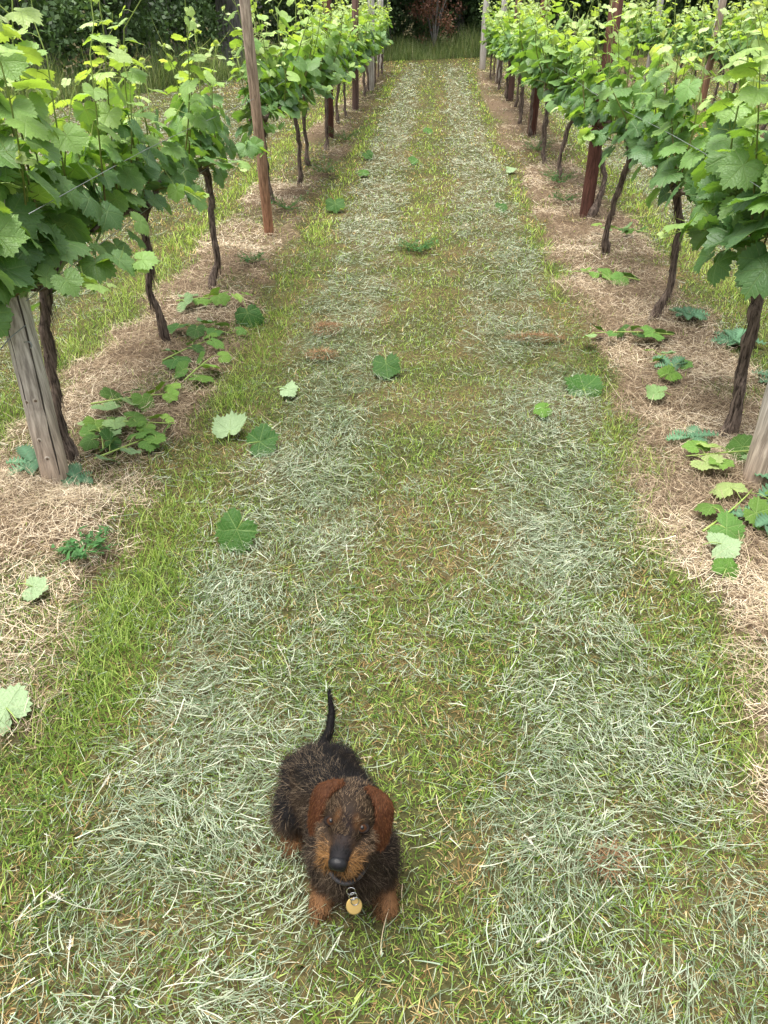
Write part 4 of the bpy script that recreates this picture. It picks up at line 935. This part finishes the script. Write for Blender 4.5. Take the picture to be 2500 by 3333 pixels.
    ar = np.linalg.norm(np.cross(V[ti[:, 1]] - V[ti[:, 0]], V[ti[:, 2]] - V[ti[:, 0]]), axis=1) / 2
    wgt = ar * np.where(np.isin(reg[ti[:, 0]], [names.index(x) for x in ('skull', 'brow', 'bridge', 'cheek', 'muzzle', 'ear')]), 2.6, 1.0)
    NH = 110000; k = g.choice(len(ti), NH, p=wgt / wgt.sum()); b = g.dirichlet((1, 1, 1), NH)
    P = (V[ti[k]] * b[..., None]).sum(1); N = norm((Nn[ti[k]] * b[..., None]).sum(1)); rg = reg[ti[k, 0]]; cc = (col[ti[k]] * b[..., None]).sum(1); lc = (local[ti[k]] * b[..., None]).sum(1)
    keep = ~((np.linalg.norm(lc - np.array([0, .088, -.006]), axis=1) < .0175)); 
    for s in (-1, 1): keep &= np.linalg.norm(lc - np.array([s * .0285, .0125, .010]), axis=1) > .0130
    P, N, rg, cc, lc = P[keep], N[keep], rg[keep], cc[keep], lc[keep]; NH = len(P)
    isn = lambda *q: np.isin(rg, [names.index(x) for x in q])
    flow = np.tile(norm(np.array([-.3, .8, -.75])), (NH, 1))
    flow[isn('neck', 'chest')] = norm(np.array([0, .10, -1.0])); flow[isn('leg', 'upper_leg', 'haunch')] = norm(np.array([-.1, .25, -1.0])); flow[isn('paw')] = norm(np.array([0, -.8, -.5]))
    tdir = norm(np.array([0, 1.0, .25])); flow[isn('tail')] = tdir
    flow[isn('skull', 'brow')] = norm(-f + u * .2); flow[isn('brow')] = norm(u * .55 - f * .8)
    lat = np.sign(lc[:, :1]) * a
    mz = isn('muzzle', 'cheek'); flow[mz] = norm(-f * .35 + lat * .35 - u * 1.0)[mz]; bm = isn('beard'); flow[bm] = norm(-u * 1.0 + f * .25 + lat * .25)[bm]; flow[isn('bridge')] = norm(-f + lat * .5)[isn('bridge')]
    flow[isn('ear')] = norm(-u + f * .35)
    Ls = np.select([isn('claw'), isn('ear'), isn('bridge'), isn('skull'), isn('brow'), isn('cheek'), isn('muzzle'), isn('beard'), isn('paw'), isn('leg'), isn('tail'), isn('chest', 'neck')], [.0005, .0075, .0085, .009, .012, .012, .014, .019, .017, .020, .015, .021], .021)
    lift = np.select([isn('ear'), isn('bridge'), isn('skull', 'brow'), isn('muzzle', 'cheek', 'beard')], [.17, .30, .36, .24], np.where(isn('tail'), .14, .28))
    T = norm(flow - (flow * N).sum(1, keepdims=True) * N)
    swirl = np.stack([vn(P[:, 0] + P[:, 2], P[:, 1], 42, q) - .5 for q in (1, 2, 3)], 1) * 1.3
    D = norm(T + N * lift[:, None] + g.normal(0, .20, (NH, 3)) + swirl * np.where(isn('ear', 'bridge', 'tail'), .12, 1.0)[:, None])
    # pale wiry tips here and there
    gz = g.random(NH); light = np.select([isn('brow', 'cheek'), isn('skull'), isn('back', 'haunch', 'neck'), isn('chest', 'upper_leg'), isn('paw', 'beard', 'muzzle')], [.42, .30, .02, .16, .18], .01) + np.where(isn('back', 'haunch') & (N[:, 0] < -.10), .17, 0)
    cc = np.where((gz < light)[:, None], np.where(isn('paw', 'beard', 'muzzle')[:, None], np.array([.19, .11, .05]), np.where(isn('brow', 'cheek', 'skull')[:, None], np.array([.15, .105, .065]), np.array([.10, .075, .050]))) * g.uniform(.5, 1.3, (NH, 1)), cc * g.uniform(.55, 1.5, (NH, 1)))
    # colours meet strand by strand: dark and tan hairs are mixed along every border
    mix_ = g.random(NH); tanr = isn('muzzle', 'beard', 'paw', 'leg'); cc = np.where((tanr & (mix_ < .22))[:, None], np.array([.020, .013, .008]), cc)
    br_ = isn('bridge') & (mix_ < .35); cc = np.where(br_[:, None], np.array([.040, .024, .014]) * g.uniform(.5, 1.5, (NH, 1)) * sstep(.075, .03, lc[:, 1])[:, None] + .005, cc)
    er_ = isn('ear'); cc = np.where((er_ & (mix_ < .30))[:, None], np.array([.030, .010, .0045]), cc); cc = np.where((er_ & (mix_ > .86))[:, None], np.array([.080, .032, .013]), cc)
    curl = np.where(isn('ear', 'bridge'), .35, np.where(isn('skull', 'brow', 'cheek', 'tail'), .6, 1.0))
    fa = Acc(); strips(fa, P - off - N * .001, D, N, Ls * g.uniform(.6, 1.35, NH), np.where(isn('bridge', 'skull', 'brow', 'cheek'), .0008, np.where(isn('ear'), .0011, .0010)), cc, 4, (g.normal(-.06, .34, NH)) * curl, .25, None, 0, g.normal(0, .55, NH) * curl)
    fa.build('fur', M_fur, r, smooth=False)
    # ---- eyes, nose, collar, ring and tag
    def ball(acc, c, rx, ry, rz, A, B, D, col, mat=0, seg=20, ring=14):
        th = np.linspace(0, math.pi, ring); ph = np.linspace(0, 2 * math.pi, seg, endpoint=False)
        V = np.array([[c + A * (rx * math.sin(t) * math.cos(q)) + B * (ry * math.cos(t)) + D * (rz * math.sin(t) * math.sin(q)) for q in ph] for t in th]).reshape(-1, 3)
        i = np.arange(ring - 1)[:, None] * seg; j = np.arange(seg)[None]; j2 = (j + 1) % seg
        acc.add(V - off, np.stack([i + j, i + j2, i + seg + j2, i + seg + j], -1).reshape(-1, 4), col, None, mat)
    M_eye = plain_mat('eye_gloss', (.032, .0130, .0050), .2, 0, .12); M_blk = plain_mat('eye_dark', (.003, .003, .003), .16, 0, .2)
    M_nose, nn_, ll_, pp_, oo_ = mat_new('nose_skin'); pp_.inputs['Base Color'].default_value = (.006, .006, .007, 1); pp_.inputs['Roughness'].default_value = .42; pp_.inputs['Specular IOR Level'].default_value = .22
    vo = nn_.new('ShaderNodeTexVoronoi'); vo.inputs['Scale'].default_value = 480; tcn = nn_.new('ShaderNodeTexCoord'); ll_.new(tcn.outputs['Object'], vo.inputs['Vector'])
    bp = nn_.new('ShaderNodeBump'); bp.inputs['Strength'].default_value = .35; bp.inputs['Distance'].default_value = .001; ll_.new(vo.outputs['Distance'], bp.inputs['Height']); ll_.new(bp.outputs[0], pp_.inputs['Normal'])
    M_blk2 = plain_mat('eyelid', (.010, .007, .006), .8, 0, .1)
    look = norm(np.array([0, 0, 1.5]) - Ec)
    for s in (-1, 1):
        c = H(s * .0285, .0085, .0080); e = Acc(); ball(e, c, .0108, .0108, .0108, a, f, u, (1, 1, 1)); eo = e.build('eye', M_eye, r)
        pu = Acc(); ball(pu, c + look * .0051, .0061, .0061, .0061, a, f, u, (1, 1, 1)); pu.build('pupil', M_blk, eo)
        lid = Acc(); A2 = norm(np.cross(look, u)); B2 = np.cross(A2, look); th = np.linspace(0, 2 * math.pi, 25)
        tube(lid, np.array([c - off + look * .0046 + A2 * math.cos(q) * .0104 + B2 * math.sin(q) * .0062 for q in th]), .0037, 8, (1, 1, 1), 0, cap=False); lid.build('eyelid', M_blk2, eo)
    na = Acc(); ball(na, H(0, .087, -.006), .0172, .0118, .0130, a, f, u, (1, 1, 1)); ball(na, H(-.0075, .089, -.010), .0085, .0085, .0085, a, f, u, (1, 1, 1)); ball(na, H(.0075, .089, -.010), .0085, .0085, .0085, a, f, u, (1, 1, 1))
    no_ = na.build('nose', M_nose, r)
    for s in (-1, 1):
        nh = Acc(); ball(nh, H(s * .0070, .0955, -.0105), .0030, .0022, .0026, a, f, u, (1, 1, 1)); nh.build('nostril', M_blk, no_)
    M_col = plain_mat('collar_leather', (.030, .028, .030), .55); M_ring = plain_mat('steel_ring', (.55, .55, .56), .25, 1.0); M_brass = plain_mat('brass_tag', (.36, .25, .085), .42, .85)
    ca_ = Acc(); cc0 = np.array([-.106, .838, .246]); ax1 = norm(np.array([1, 0, -.08])); ax2 = norm(np.array([.03, .76, .60])); axn = np.cross(ax1, ax2); th = np.linspace(0, 2 * math.pi, 49)
    rimo = np.array([cc0 + ax1 * math.cos(q) * .047 + ax2 * math.sin(q) * .079 for q in th]) - off
    for o_ in (-.006, 0, .006): tube(ca_, rimo + axn * o_, .0048, 8, (1, 1, 1), 0, cap=False)
    co = ca_.build('collar', M_col, r)
    P0 = np.array([-.096, .766, .190]) - off
    for q in range(3):
        ra = Acc(); e1 = norm(np.array([.5 - .3 * q, .2, 1])); e2 = norm(np.cross(e1, np.array([.2 * q - .1, -1, .2]))); cq = P0 + np.array([.004 * q, -.004 * q - .002, -.010 * q])
        tube(ra, np.array([cq + e1 * math.cos(t) * .0095 + e2 * math.sin(t) * .0075 for t in th]), .0011, 6, (1, 1, 1), 0, cap=False); ra.build('ring', M_ring, co)
    tg = Acc(); tn = norm(np.array([.10, -.62, .78])); t1 = norm(np.cross(tn, np.array([0, 0, 1.0]))); t2 = np.cross(t1, tn); tc_ = np.array([-.090, .755, .156]) - off
    prof = [(0, .0012), (.0135, .0012), (.0150, .0010), (.0158, .0), (.0150, -.0010), (0, -.0012)]; seg = 40; ph = np.linspace(0, 2 * math.pi, seg, endpoint=False)
    V = np.array([[tc_ + t1 * (rr * math.cos(q)) + t2 * (rr * math.sin(q)) + tn * h for q in ph] for rr, h in prof]).reshape(-1, 3); i = np.arange(len(prof) - 1)[:, None] * seg; j = np.arange(seg)[None]; j2 = (j + 1) % seg
    tg.add(V, np.stack([i + j, i + j2, i + seg + j2, i + seg + j], -1).reshape(-1, 4)); tg.build('tag', M_brass, co)
    r.scale = (.94, .94, .94)
    return r
build_dog()
